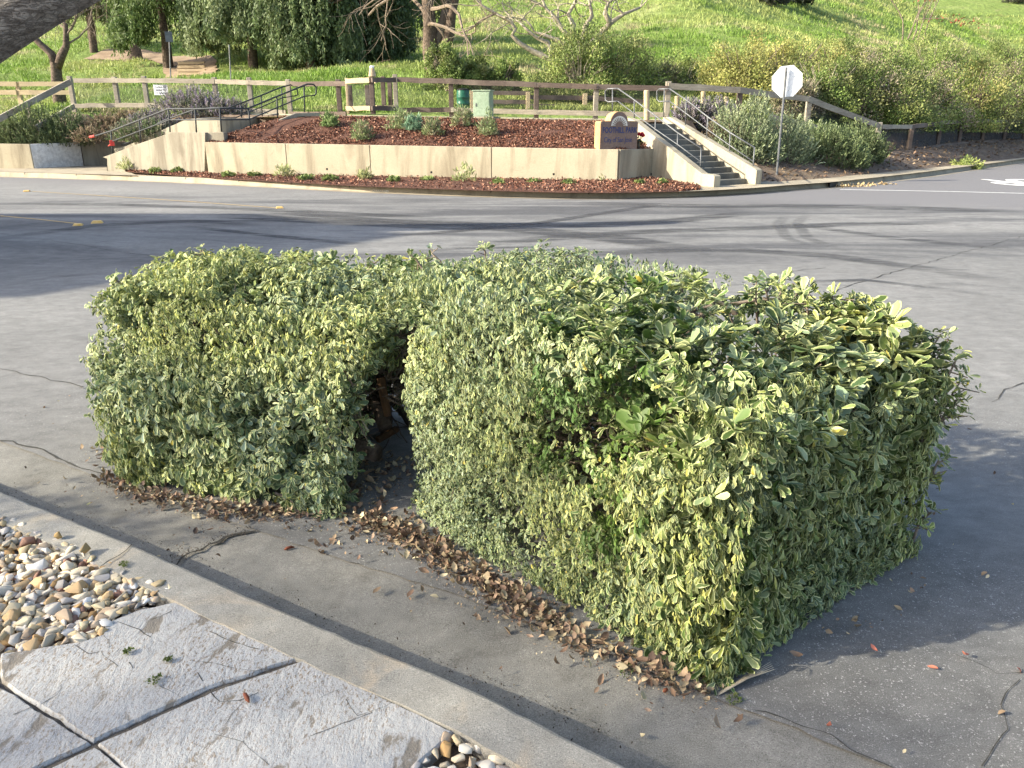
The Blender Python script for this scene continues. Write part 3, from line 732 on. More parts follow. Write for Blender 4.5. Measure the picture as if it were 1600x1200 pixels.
# ------------------------------------------------------------------ stairs
P0 = G(1111, 291, .155); upd = Vector((-.57, .82, 0)).normalized(); wd_ = Vector((.82, .57, 0)).normalized() * 1.38
NST = 11; RISE, TREAD = .138, .272
st = empty('concrete_stairs', (P0.x, P0.y, .15), 'grey concrete stairs climbing from the kerb up to the park fence', 'stairs')
for k in range(NST):
    a_ = P0 + upd * TREAD * k; b_ = a_ + upd * (TREAD + (.0 if k < NST - 1 else 1.2)); z1 = .155 + RISE * (k + 1)
    m = MB(); c = [a_, a_ + wd_, b_ + wd_, b_]
    m.prism([(p.x, p.y) for p in c], 0.0, z1); m.build('step', 'concrete_step', st, bevel=.012)
def cheek(off, px0, px1, extra, low=False):
    th = .24
    A = P0 + wd_.normalized() * off - upd * .30; B = P0 + wd_.normalized() * off + upd * (TREAD * NST + extra)
    sd = wd_.normalized() * th; Ab = A + upd * .08
    ze = .155 + RISE * NST + .03; prof = [(0, 0), (0, .36), (.04, .39), ((TREAD * NST + .28), ze), ((TREAD * NST + .3 + extra), ze), ((TREAD * NST + .3 + extra), 0)]
    if low: prof = [(0, 0), (0, .27), (.05, .30), (.42, .315), (3.02, 1.61), (3.32, 1.69), (3.32, 0)]
    vs = [A + upd * d + Vector((0, 0, z)) for d, z in prof]; vs += [v + sd for v in vs]; n = len(prof)
    for v in vs: v.z = max(v.z, 0)
    m = MB(); m.add(vs, [tuple(range(n)), tuple(range(n, 2 * n))[::-1]] + [(i, n + i, n + (i + 1) % n, (i + 1) % n) for i in range(n)])
    o = m.build('side_wall', 'concrete_wall', st, bevel=.012)
cheek(-.245, 0, 0, .0, True); cheek(1.385, 0, 0, .25)
# handrails along the stairs
def rail_tube(name, pts, rad, parent, mat): m = MB(); m.tube(pts, rad, 8); return m.build(name, mat, parent, smooth=True)
def stair_rail(label, topA, posts, planeP, planeQ, loop):
    base = L(posts[0][0], posts[0][2], planeP, planeQ)
    e = empty('stair_handrail', base, label, 'handrail', 'grey pipe handrails of the stairs')
    top = [L(a, b, planeP, planeQ) for a, b in topA[0]]; mid = [L(a, b, planeP, planeQ) for a, b in topA[1]]
    rail_tube('top_rail', top, .019, e, 'metal_galv'); rail_tube('middle_rail', mid, .015, e, 'metal_galv'); rail_tube('end_loop', [L(a, b, planeP, planeQ) for a, b in loop], .02, e, 'metal_galv')
    for (x0, y0, y1, x1) in [(p_[0], p_[1], p_[2], p_[3]) for p_ in posts]:
        rail_tube('post', [L(x0, y0, planeP, planeQ), L(x1, y1, planeP, planeQ)], .017, e, 'metal_galv')
def z3(x, y): return (x / 4 + 900, y / 4 + 60)
lA = P0 + wd_.normalized() * .12; lB = lA + upd
stair_rail('grey pipe handrail on the left side of the stairs, rising behind the park sign',
    ([z3(262, 313), z3(365, 385), z3(500, 487), z3(636, 590), z3(783, 688)], [z3(262, 393), z3(365, 470), z3(492, 565), z3(636, 664), z3(776, 768)]),
    [(957, 139, 178, 957), (991, 156, 190, 991), (1024.5, 181, 221, 1023), (1059, 207, 247, 1058), (1095.5, 231, 273, 1094)], lA, lB,
    [z3(262, 313), z3(200, 315), z3(182, 330), z3(184, 385), z3(200, 397), z3(262, 393)])
rA = P0 + wd_.normalized() * 1.52; rB = rA + upd
stair_rail('grey pipe handrail on the right side of the stairs, beside the silvery shrubs',
    ([z3(585, 315), z3(690, 385), z3(820, 488), z3(965, 590), z3(1115, 682)], [z3(585, 393), z3(690, 470), z3(815, 565), z3(960, 668), z3(1108, 770)]),
    [(1038, 139, 183, 1037), (1072.5, 150, 196, 1071), (1106, 181, 220, 1104), (1141, 207, 245, 1139), (1179, 230, 270, 1176)], rA, rB,
    [z3(585, 315), z3(520, 317), z3(506, 330), z3(506, 380), z3(520, 395), z3(585, 393)])

# ------------------------------------------------------------------ ramp on the left
RA = G(167, 266, .16); RB = W0 + (RA - W0).normalized() * -.5
ramp_e = empty('concrete_ramp', RA, 'grey concrete ramp wall rising from the pavement to the mulch bed', 'ramp')
PA, PB = Vector((RA.x, RA.y, 0)), Vector((W0.x - .1, W0.y + .25, 0))
prof = [(157, 266), (157, 248), (160, 245.5), (168, 243), (215, 225), (267, 207), (306, 207), (320.5, 207), (320.5, 290)]
pts3 = [L(a, b, PA, PB) for a, b in [(x + 10 if x < 160 else x, y) for x, y in prof]]
tt = (PB - PA).normalized(); nb = Vector((-tt.y, tt.x, 0)); nb = nb if nb.y > 0 else -nb
for p in pts3:
    if p.z < .25: p.z = 0
vs = pts3 + [p + nb * .2 for p in pts3]; n = len(pts3)
m = MB(); m.add(vs, [tuple(range(n)), tuple(range(n, 2 * n))[::-1]] + [(i, n + i, n + (i + 1) % n, (i + 1) % n) for i in range(n)])
m.build('front_wall', 'concrete_ramp', ramp_e, bevel=.015)
# ramp deck + rear wall behind it
def ramp_piece(name, pp, Pn, Qn, th, zb=0.0, mat='concrete_ramp'):
    q = [L(a, b, Pn, Qn) for a, b in pp]
    n = len(q); d = (Vector(Qn) - Vector(Pn)).normalized(); nn = Vector((-d.y, d.x, 0)); nn = nn if nn.y > 0 else -nn
    low = [Vector((p.x, p.y, zb)) for p in (q[-1], q[0])]
    poly = q + low; n = len(poly); vs = poly + [p + nn * th for p in poly]
    m = MB(); m.add(vs, [tuple(range(n)), tuple(range(n, 2 * n))[::-1]] + [(i, n + i, n + (i + 1) % n, (i + 1) % n) for i in range(n)])
    return m.build(name, mat, ramp_e, bevel=.012)
qA, qB = PA + nb * 1.5, PB + nb * 1.5
ramp_piece('front_wall', [(319, 207), (349, 207)], W0 + Vector((0, .28, 0)), W1 + Vector((0, .28, 0)), .2)
ramp_piece('rear_wall', [(178, 232), (195, 229), (240, 209), (285, 189), (300, 185.5), (345, 185.5)], qA, qB, .2)
# deck
m = MB(); d0 = [L(175, 244, PA, PB), L(267, 213, PA, PB), L(347, 213, W0 + Vector((0, .4, 0)), W1 + Vector((0, .4, 0)))]; d0[0].z = .2
vs = d0 + [p + nb * 1.5 for p in d0]; m.add([v - Vector((0, 0, .04)) for v in vs], [(0, 1, 4, 3), (1, 2, 5, 4)]); m.build('deck', 'concrete_kerb', ramp_e)
# upper ramp with low kerb running back to the fence
uA, uB = W0 + Vector((-.2, .2, 0)), BL + Vector((.4, .9, 0)); uA.z = uB.z = 0
ramp_piece('upper_kerb', [(346, 208), (378, 207.5), (400, 201), (432, 189), (462, 177), (500, 176)], W0 + Vector((0, .35, 0)), Vector((BL.x + 1.2, BL.y + .2, 0)), .18)
ramp_piece('upper_rear_wall', [(345, 185.5), (390, 184.5), (410, 182), (436, 176.5)], L(345, 185.5, qA, qB).to_2d().to_3d(), V(440, 180, 29.6).to_2d().to_3d(), .18)
m = MB(); aa = V(346, 213, 25.0); bb = V(400, 205, 25.6); cc_ = V(470, 183, 26.8); 
m.add([aa, bb, cc_, cc_ + Vector((-.9, 1.6, .0)), bb + Vector((-.9, 1.9, 0)), aa + Vector((-.9, 1.9, 0))], [(0, 1, 4, 5), (1, 2, 3, 4)]); m.build('upper_deck', 'concrete_kerb', ramp_e)
def z1(x, y): return (x / 4.2105 + 130, y / 4.2105 + 110)
def ramp_rail(label, top, mid, posts, P, Q, extra=None):
    e = empty('ramp_handrail', L(*z1(*posts[0][1]), P, Q), label, 'handrail', 'dark pipe handrails of the ramp')
    rail_tube('top_rail', [L(*z1(*p), P, Q) for p in top], .026, e, 'metal_dark'); rail_tube('middle_rail', [L(*z1(*p), P, Q) for p in mid], .02, e, 'metal_dark')
    for a_, b_ in posts: rail_tube('post', [L(*z1(*a_), P, Q), L(*z1(*b_), P, Q)], .024, e, 'metal_dark')
    return e
fo = nb * .1
P_, Q_ = PA + fo, PB + fo
e = empty('ramp_handrail', L(175, 242, P_, Q_), 'dark pipe handrail with red tape on its low end, on the front ramp wall', 'handrail', 'dark pipe handrails of the ramp')
lw = lambda x, y: L(*z1(x, y), P_, Q_)
U1, U2 = L(348, 206, P_, Q_), V(478, 175, 27.2)
U1 = Vector((U1.x, U1.y, 0)); U2 = Vector((U2.x, U2.y, 0))
up_ = lambda x, y: L(*z1(x, y), U1, U2)
rail_tube('top_rail', [lw(75, 432), lw(182, 400), lw(370, 327), lw(560, 253), lw(735, 253), lw(897, 250), up_(920, 250), up_(1080, 252), up_(1273, 172), up_(1475, 90), up_(1515, 92), up_(1532, 110), up_(1532, 155), up_(1518, 165)], .026, e, 'metal_dark')
rail_tube('middle_rail', [lw(195, 465), lw(375, 398), lw(570, 325), lw(740, 325), lw(900, 323), up_(925, 325), up_(1095, 322), up_(1275, 245), up_(1455, 170), up_(1518, 165)], .02, e, 'metal_dark')
for f_, a_, b_ in ((lw, (182, 400), (195, 552)), (lw, (368, 327), (380, 482)), (lw, (560, 253), (572, 405)), (lw, (735, 253), (745, 408)), (lw, (897, 250), (910, 405)), (up_, (1085, 250), (1102, 380)), (up_, (1273, 172), (1280, 315)), (up_, (1453, 98), (1457, 275))):
    rail_tube('post', [f_(*a_), f_(*b_)], .024, e, 'metal_dark')
m = MB(); m.tube([lw(45, 438), lw(76, 431)], .04, 8); m.build('end_tape', 'red_tape', e)
m = MB(); m.box(lw(190, 478), (.14, .1, .18), .4); m.tube([lw(188, 480), lw(165, 498)], .02, 6); m.build('ribbon', 'red_tape', e, bevel=.02)
P2, Q2 = qA + nb * .1, qB + nb * .1
e = empty('ramp_handrail', L(*z1(545, 375), P2, Q2), 'dark pipe handrail on the rear ramp wall in front of the lavender', 'handrail', 'dark pipe handrails of the ramp')
l2 = lambda x, y: L(*z1(x, y), P2, Q2)
V1, V2 = l2(960, 248), V(462, 172, 30.0); V1 = Vector((V1.x, V1.y, 0)); V2 = Vector((V2.x, V2.y, 0)); u2 = lambda x, y: L(*z1(x, y), V1, V2)
rail_tube('top_rail', [l2(200, 470), l2(380, 395), l2(545, 325), l2(718, 262), l2(840, 246), u2(960, 246), u2(1170, 165), u2(1305, 110), u2(1365, 95), u2(1405, 105), u2(1412, 160), u2(1395, 168)], .024, e, 'metal_dark')
rail_tube('middle_rail', [l2(250, 490), l2(545, 380), l2(718, 320), l2(840, 312), u2(1000, 312), u2(1175, 240), u2(1310, 180), u2(1395, 168)], .018, e, 'metal_dark')
for f_, a_, b_ in ((l2, (545, 325), (545, 380)), (l2, (716, 262), (718, 318)), (u2, (1036, 222), (1042, 312)), (u2, (1170, 165), (1178, 300)), (u2, (1305, 110), (1315, 278))):
    rail_tube('post', [f_(*a_), f_(*b_)], .022, e, 'metal_dark')
# left low wall
wl = empty('low_wall', fb, 'low concrete wall with a whitewashed end below the rosemary bank', 'wall')
m = MB(); wall_seg(m, fa, fb, 0, 0, 1.02, .98, .2, 1); m.build('wall_panel', 'concrete_wall', wl, bevel=.01)
m = MB(); wall_seg(m, fb + Vector((.015, .03, 0)), fc, 0, 0, .978, 1.0, .2, 1); m.build('wall_panel', 'paint_white', wl, bevel=.01)
m = MB(); wall_seg(m, fc + (fd - fc).normalized() * .02, fd + Vector((1.2, -.1, 0)), 0, 0, 1.0, 1.0, .2, 1); m.build('wall_panel', 'concrete_ramp', wl, bevel=.01)

# ------------------------------------------------------------------ fences
BASE = globals().get('BASE')
def fpost(m, px_, y0, y1, Y, wd=.16):
    a_ = V(px_, y0, Y); b_ = V(px_, y1, Y); m.box(((a_.x + b_.x) / 2, Y, (a_.z + b_.z) / 2), (wd, wd, a_.z - b_.z), .05 * math.sin(px_))
def post_obj(par, px_, y0, y1, Y, mat='wood_grey', wd=.16, name='post'):
    m = MB(); fpost(m, px_, y0, y1, Y, wd); return m.build(name, mat, par, bevel=.012)
def rail_obj(par, a_, b_, mat='wood_grey', ht=.16, wd=.07, name='rail', dy=-.11):
    A = V(*a_) + Vector((0, dy, 0)); B = V(*b_) + Vector((0, dy, 0)); m = MB(); 
    n = 5; P = [A.lerp(B, i / n) + Vector((0, random.gauss(0, .008), random.gauss(0, .006) if 0 < i < n else 0)) for i in range(n + 1)]
    d = (B - A).normalized(); sd = d.cross(Vector((0, 0, 1))).normalized(); u = sd.cross(d)
    vs = []
    for p in P:
        h = ht * (1 + random.gauss(0, .04))
        for (i, j) in ((-1, -1), (1, -1), (1, 1), (-1, 1)): vs.append(p + sd * wd / 2 * i + u * h / 2 * j)
    fs = [(0, 1, 2, 3)[::-1], tuple(4 * n + i for i in range(4))]
    for k in range(n):
        for i in range(4): fs.append((4 * k + i, 4 * k + (i + 1) % 4, 4 * k + 4 + (i + 1) % 4, 4 * k + 4 + i))
    m.add(vs, fs); return m.build(name, mat, par)
def net_obj(par, pts, mat='wire_net', name='wire_mesh'):
    m = MB(); m.add([V(*p) + Vector((0, .1, 0)) for p in pts], [tuple(range(len(pts)))]); return m.build(name, mat, par)
# grey ranch fence left of the gate
e = empty('rail_fence', V(110, 176, 32), 'weathered grey rail fence above the ramp, behind the lavender', 'fence')
fp = [(113, 119, 176, 32.0), (182, 120, 168, 31.7), (228, 119, 168, 31.4), (337, 121, 166, 31.0), (391, 121, 166, 30.5), (452, 124, 180, 30.0)]
for k, (a_, y0, y1, Y) in enumerate(fp): post_obj(e, a_, y0, y1, Y)
trl = [(118, 126, 31.9), (182, 126, 31.7), (228, 126, 31.4), (337, 127.5, 31.0), (391, 129, 30.5), (448, 130.5, 30.1)]
brl = [(118, 165.5, 31.9), (182, 164.5, 31.7), (228, 164.5, 31.4), (337, 168, 31.0), (391, 172, 30.5), (448, 176, 30.1)]
for q in (trl, brl):
    for i in range(len(q) - 1): rail_obj(e, q[i], q[i + 1], 'wood_grey')
net_obj(e, [(118, 131, 31.9), (450, 133, 30.1), (450, 173, 30.1), (118, 162, 31.9)])
# descending rails at far left
e = empty('rail_fence', V(20, 190, 29), 'dark grey fence rail sloping down behind the rosemary, nearest the low wall', 'fence')
rail_obj(e, (-40, 207, 27.5), (112, 128, 31.6), 'wood_grey', .2); rail_obj(e, (60, 200, 29.2), (118, 166, 31.6), 'wood_grey', .2); post_obj(e, -30, 196, 235, 27.7)
post_obj(e, 46, 165, 200, 30.2, wd=.13)
e = empty('rail_fence', V(30, 168, 36), 'pale sunlit two-rail fence on the grass at the far left', 'fence')
for y_ in (131.5, 144.5): rail_obj(e, (-120, y_ - 1, 36), (28, y_, 36), 'wood_tan', .19); rail_obj(e, (33, y_, 36), (113, y_, 36), 'wood_tan', .19)
for a_ in (-70, 31): post_obj(e, a_, 128, 170, 36, 'wood_tan')
post_obj(e, 36, 157, 167, 35.5, 'wood_tan', .14)
# brown fence right of the ramp
e = empty('rail_fence', V(530, 183, 29), 'brown rail fence between the ramp and the trail gate', 'fence')
post_obj(e, 530, 124, 184, 29.0, 'wood_brown')
rail_obj(e, (455, 131, 30.0), (542, 131, 28.8), 'wood_brown'); rail_obj(e, (455, 178, 30.0), (542, 178, 28.8), 'wood_brown')
# gate box
e = empty('trail_gate', V(582, 178, 27.5), 'pale timber trail entry gate with wire mesh beside the ramp', 'gate')
def z2(x, y): return (x / 13.333 + 530, y / 13.333 + 100)
def zp(x, y, Y): return (*z2(x, y), Y)
for x_, y0, y1, Y, mt in ((168, 290, 1040, 28.0, 'wood_tan'), (690, 270, 1050, 27.4, 'wood_brown'), (1175, 215, 960, 28.4, 'wood_grey'), (920, 260, 900, 29.3, 'wood_brown'), (1060, 300, 880, 29.8, 'wood_brown'), (230, 440, 900, 29.5, 'wood_brown'), (590, 440, 880, 29.6, 'wood_brown')):
    a_ = z2(x_, y0); b_ = z2(x_, y1); post_obj(e, a_[0], a_[1], b_[1], Y, mt, .15 if x_ > 200 else .08)
rail_obj(e, zp(150, 360, 28.0), zp(650, 340, 27.4), 'wood_tan', .16); rail_obj(e, zp(160, 925, 28.0), zp(665, 925, 27.4), 'wood_tan', .15)
rail_obj(e, zp(690, 925, 27.3), zp(1180, 935, 28.3), 'wood_brown', .15); rail_obj(e, zp(690, 335, 27.3), zp(1180, 335, 28.3), 'wood_brown', .15)
rail_obj(e, zp(750, 385, 29), zp(1130, 290, 29.5), 'wood_tan', .06); rail_obj(e, zp(780, 880, 29), zp(1160, 870, 29.5), 'wood_tan', .06)
net_obj(e, [zp(170, 400, 28.0), zp(660, 400, 27.5), zp(660, 880, 27.5), zp(170, 880, 28.0)])
# cup / finial cap on the gate post
c0 = V(*z2(690, 262), 27.4); m = MB(); 
m.tube([c0 + Vector((0, 0, z)) for z in (0, .02, .24, .27)], [.125, .125, .09, .07], 16); 
cap_e = m.build('paper_cup', 'wood_tan', smooth=False, bevel=.004); tag(cap_e, 'yellowish upturned cup with a white top on the trail gate post', 'cup')
m = MB(); m.tube([c0 + Vector((0, 0, z)) for z in (.27, .30, .335)], [.07, .075, .05], 14); m.box(c0 + Vector((.05, 0, .325)), (.08, .04, .02)); m.build('lid', 'sign_white', cap_e)
# main brown fence
e = empty('rail_fence', V(838, 186, 28), 'long dark brown rail fence behind the green cabinet and bin', 'fence')
pp = [(705, 122, 184, 28.0), (838, 130, 185, 27.6), (931, 131, 186, 27.3)]
for a_, y0, y1, Y in pp: post_obj(e, a_, y0, y1, Y, 'wood_brown' if a_ != 931 else 'wood_grey', .16)
t_ = [(622, 124.5, 28.3), (705, 127.5, 28.0), (838, 133, 27.6), (931, 136, 27.3), (1043, 138.5, 27.2)]; b_ = [(622, 172, 28.3), (705, 171.5, 28.0), (838, 175.5, 27.6), (931, 177, 27.3), (1043, 180, 27.2)]
for q in (t_, b_):
    for i in range(4): rail_obj(e, q[i], q[i + 1], 'wood_brown' if (q is t_ or i < 1) else 'wood_grey', .16)
net_obj(e, [(622, 128, 28.3), (1043, 141, 27.2), (1043, 177, 27.2), (622, 168, 28.3)])
for a_, y_, Y in ((838, 131, 27.45), (838, 134.5, 27.45), (838, 173.5, 27.45), (838, 177, 27.45), (931, 134.5, 27.15), (931, 138, 27.15)):
    for d in (-.04, .04): c = V(a_, y_, Y) + Vector((d, -.04, 0)); MB().box(c, (.022, .02, .022)).build('bolt', 'metal_galv', e)
# fence running down on the right of the stairs
e = empty('rail_fence', V(1043, 186, 27.2), 'weathered rail fence sloping down behind the stop sign', 'fence')
for a_, y0, y1, Y, mt in ((1043, 127, 184, 27.2, 'wood_grey'), (1155, 139, 178, 27.6, 'wood_brown'), (1262, 152, 200, 28.3, 'wood_grey'), (1371, 191, 235, 29.6, 'wood_grey')): post_obj(e, a_, y0, y1, Y, mt, .17)
q = [(1043, 134.5, 27.2), (1155, 141, 27.6), (1262, 155, 28.3), (1369, 196, 29.6)]
for i in range(3): rail_obj(e, q[i], q[i + 1], 'wood_grey', .19)
q = [(1200, 182, 27.9), (1262, 196, 28.3), (1300, 207, 28.7), (1369, 232, 29.6)]
for i in range(3): rail_obj(e, q[i], q[i + 1], 'wood_grey', .18)
net_obj(e, [(1043, 138, 27.2), (1262, 160, 28.3), (1369, 200, 29.6), (1369, 232, 29.6), (1262, 198, 28.3), (1043, 180, 27.2)])
# black screened fence
e = empty('screen_fence', V(1480, 230, 34), 'low wooden fence with black screen netting running off at the right', 'fence')
FT = [(1376, 198, 29.8), (1422, 198, 31.5), (1467, 192, 34), (1500, 190, 36), (1536, 189, 38), (1570, 190, 40), (1600, 190, 42), (1660, 189, 47)]
FB = [(1376, 236.5, 29.8), (1422, 236, 31.5), (1467, 228.5, 34), (1500, 224.5, 36), (1536, 222, 38), (1570, 222, 40), (1600, 219.5, 42), (1660, 216, 47)]
for i in range(7):
    rail_obj(e, FT[i], FT[i + 1], 'wood_brown' if i % 2 else 'wood_grey', .15); rail_obj(e, FB[i], FB[i + 1], 'wood_brown', .14)
    net_obj(e, [FT[i], FT[i + 1], FB[i + 1], FB[i]], 'black_screen', 'screen')
    if i: post_obj(e, FT[i][0], FT[i][1] - 1, FB[i][1] + 4, FT[i][2] + .05, 'wood_brown', .14)
# low rails behind the cabinet
e = empty('low_barrier', V(800, 175, 30.5), 'low brown wooden rail barrier behind the green cabinet', 'barrier')
def zc(x, y): return (x / 8.889 + 690, y / 8.889 + 110)
for (x0, y0, x1, y1, Y) in ((400, 310, 1230, 318, 30.5), (700, 437, 1180, 440, 30.5)): rail_obj(e, (*zc(x0, y0), Y), (*zc(x1, y1), Y), 'wood_brown', .14)
for x_, y0, y1, mt in ((425, 290, 530, 'wood_tan'), (1200, 300, 540, 'wood_tan')): a_ = zc(x_, y0); b_ = zc(x_, y1); post_obj(e, a_[0], a_[1], b_[1], 30.4, mt, .16)
e = empty('low_barrier', V(925, 170, 31.5), 'dark low rail barrier between the brown fence and the shrubs', 'barrier')
rail_obj(e, (825, 152, 31), (925, 153, 31.5), 'wood_brown', .16); rail_obj(e, (825, 166, 31), (1000, 169, 31.5), 'wood_brown', .16); rail_obj(e, (925, 153, 31.4), (1010, 160, 31.5), 'wood_brown', .16)
post_obj(e, 914, 146, 170, 31.2, 'wood_tan', .17)
# pale bollard posts above the stairs
for (a_, y0, y1, Y, lb) in ((1010.5, 141, 189, 25.9, 'tallest pale round bollard at the head of the stairs'), (1058, 150, 168, 29.5, 'pale round bollard standing just right of the stair handrail top'), (1099, 143, 166, 29.8, 'pale round bollard among the lavender right of the stairs'), (1135, 151, 168, 30, 'rightmost pale round bollard, by the lavender')):
    t0_, t1_ = V(a_, y0, Y), V(a_, y1 + 4, Y); m = MB(); m.tube([t1_, t0_ - Vector((0, 0, .03)), t0_], [.09, .09, .075], 14)
    tag(m.build('bollard', 'wood_tan', smooth=False), lb, 'bollard', 'pale bollards at the top of the stairs')
# bin
c0 = V(724, 170, 29.3); e = empty('litter_bin', (c0.x, c0.y, c0.z - .15), 'dark green barrel litter bin with a black lid behind the fence', 'litter bin')
zt = V(724, 141, 29.3).z; zb = V(724, 172, 29.3).z
m = MB(); H = zt - zb; m.tube([Vector((c0.x, c0.y, zb + H * t)) for t in (0, .03, .30, .32, .34, .62, .64, .66, .97, 1)], [.2, .22, .235, .25, .235, .235, .25, .235, .225, .21], 20); m.build('barrel', 'bin_green', e, smooth=True)
m = MB(); m.tube([Vector((c0.x, c0.y, zt + t)) for t in (0, .03, .06)], [.23, .22, .12], 18); m.build('lid', 'black', e, smooth=True)
m = MB(); m.tube([Vector((c0.x, c0.y, zb - .12)), Vector((c0.x, c0.y, zb))], .05, 8); m.build('stand', 'metal_galv', e)
# utility cabinet
c0 = V(755, 180, 26.0); zt = V(755, 142, 26.0).z; zb = V(755, 183, 26).z; e = empty('utility_cabinet', (c0.x, c0.y, zb), 'pale green metal utility cabinet on the tan path', 'cabinet')
m = MB(); m.box((c0.x, c0.y + .2, (zt + zb) / 2), (.56, .42, zt - zb), R(-14)); m.build('body', 'green_paint', e, bevel=.012)
m = MB(); m.box((c0.x, c0.y + .2, zt + .012), (.62, .48, .03), R(-14)); m.build('lid', 'green_paint', e, bevel=.008)
m = MB(); Mx = Matrix.Rotation(R(-14), 3, 'Z'); cc = Vector((c0.x, c0.y + .2, (zt + zb) / 2)) + Mx @ Vector((.02, -.216, 0)); m.box(cc, (.46, .012, (zt - zb) * .9), R(-14)); dr = m.build('door', 'green_paint', e, bevel=.004)
m = MB(); m.box(cc + Mx @ Vector((-.2, -.014, -.02)), (.03, .02, .09), R(-14)); hd = m.build('handle', 'metal_galv'); hd.parent = dr; hd.matrix_parent_inverse = dr.matrix_world.inverted() if False else Matrix.Translation(e.location).inverted() @ Matrix.Identity(4) if False else Matrix.Identity(4)
hd.matrix_parent_inverse = Matrix.Identity(4)
m = MB(); m.box((c0.x, c0.y + .15, zb - .02), (.85, .7, .07), R(-14)); m.build('base', 'concrete_kerb', e)

# notice on the left fence (its print is too worn to read)
c0 = V(251.5, 140.5, 31.25); e = empty('notice_sign', c0, 'small white notice with faded print hanging on the grey rail fence', 'sign')
m = MB(); m.box(c0, (.54, .012, .37)); m.build('panel', 'sign_white', e, bevel=.004)
m = MB()
for r_, yy in enumerate((.10, 0, -.11)):
    x = -.19
    while x < .18:
        wl_ = random.uniform(.02, .05); m.box(c0 + Vector((x + wl_ / 2, -.0105, yy + random.uniform(-.008, .008))), (wl_ * .8, .003, .05 if r_ < 2 else .03)); x += wl_ + random.choice((.006, .01, .03))
m.build('faded_print', 'metal_galv', e)

# ------------------------------------------------------------------ park sign
sc_ = V(966, 234, 21.0); fx = Vector((.92, .39, 0)).normalized(); fn = Vector((.39, -.92, 0)).normalized()
zb = 1.03; sw = 1.13; sh = .72; th = .30
# front-left lower corner from the picture
fl = L(937, 233, (2.4, 21.0), (3.4, 21.42)); org = Vector((fl.x, fl.y, zb))
e = empty('park_sign', org, 'tan and brown park monument sign with a half-sun emblem on the retaining wall', 'sign')
def SP(u, h, d=0): return org + fx * u + Vector((0, 0, h)) - fn * d
prof = []
def arc(cx, cy, r, a0, a1, n): return [(cx + r * math.cos(R(a0 + (a1 - a0) * k / n)), cy + r * math.sin(R(a0 + (a1 - a0) * k / n))) for k in range(n + 1)]
rr = .06; cxx = .555; rad = .265; ycc = sh - .03
prof = [(0, 0), (sw, 0)] + arc(sw - rr, sh - rr, rr, 0, 90, 5) + arc(cxx, ycc, rad, 7, 173, 22) + arc(rr, sh - rr, rr, 90, 180, 5)
n = len(prof)
m = MB(); vs = [SP(u, h, .005) for u, h in prof] + [SP(u, h, th) for u, h in prof]; m.add(vs, [tuple(range(n, 2 * n))[::-1], tuple(range(n))] + [(i, (i + 1) % n, n + (i + 1) % n, n + i)[::-1] for i in range(n)]); m.build('body', 'sign_tan', e)
ins = [(cxx + (u - cxx) * .985, h * .985 + .003) for u, h in prof]
m = MB(); vs = [SP(u, h, -.004) for u, h in ins] + [SP(u, h, .006) for u, h in ins]; m.add(vs, [tuple(range(n)), tuple(range(n, 2 * n))[::-1]] + [(i, (i + 1) % n, n + (i + 1) % n, n + i) for i in range(n)]); m.build('face', 'sign_brown', e)
m = MB(); oa = arc(cxx, ycc - .09, .245, 0, 180, 26); ia = arc(cxx, ycc - .09, .205, 0, 180, 26)
vs = [SP(u, h, -.012) for u, h in oa] + [SP(u, h, -.012) for u, h in ia]; m.add(vs, [(i, i + 1, 28 + i, 27 + i) for i in range(26)])
for k in range(11):
    a0 = 8 + k * 16.4; c_, s_ = math.cos(R(a0)), math.sin(R(a0)); tpx, tpy = -s_, c_
    b1 = (cxx + .21 * c_, ycc - .09 + .21 * s_); tip = (cxx + .115 * c_, ycc - .09 + .115 * s_)
    m.add([SP(b1[0] + tpx * .019, b1[1] + tpy * .019, -.0125), SP(b1[0] - tpx * .019, b1[1] - tpy * .019, -.0125), SP(tip[0] - tpx * .005, tip[1] - tpy * .005, -.0125), SP(tip[0] + tpx * .005, tip[1] + tpy * .005, -.0125)], [(0, 1, 2, 3)])
m.build('sun_emblem', 'sign_cream', e)
def sign_text(body, u, h, size, wx, mat, off=0):
    t = bpy.data.curves.new('lettering', 'FONT'); t.body = body; t.size = size; t.extrude = .002; t.offset = off
    o = bpy.data.objects.new('lettering', t); COL.objects.link(o); t.materials.append(MATS[mat]); o.parent = e
    M3 = Matrix((fx, Vector((0, 0, 1)), fn)).transposed(); o.rotation_euler = M3.to_euler(); o.location = SP(u, h, -.008) - org; o.scale = (wx, 1, 1); return to_mesh_obj(o)
sign_text('FOOTHILL PARK', .06, .43, .20, .70, 'letter_blue', .004)
sign_text('City of San Jose', .11, .195, .185, .72, 'letter_blue', 0)
# offerings beside the sign
b = lambda px_, d=.0: L(px_, 233, (2.5, 20.98), (3.6, 21.5)) 
def base_at(px_, dd=0): p = L(px_, 233, (2.62, 20.92), (3.66, 21.9)); return Vector((p.x, p.y + dd, 1.04))
p = base_at(978.5); m = MB(); m.tube([p, p + Vector((0, 0, .19)), p + Vector((0, 0, .22))], [.033, .03, .02], 12); cnd = m.build('candle', 'white_wax', smooth=True); tag(cnd, 'thin white memorial candle in front of the park sign', 'candle')
p = base_at(984); m = MB(); m.box(p + Vector((0, 0, .05)), (.10, .05, .10), .4); m.box(p + Vector((.05, .02, .09)), (.05, .03, .1), .9); tag(m.build('gift_wrapper', 'foil_green', bevel=.01), 'small green and blue wrapped packet beside the white candle', 'packet')
p = base_at(997, .05); vse = empty('flower_vase', p, 'glass vase of red roses beside the park sign', 'vase of flowers')
m = MB(); m.tube([p + Vector((0, 0, z)) for z in (0, .02, .12, .2, .24)], [.05, .06, .045, .05, .07], 14); m.build('vase', 'glass_dark', vse, smooth=True)
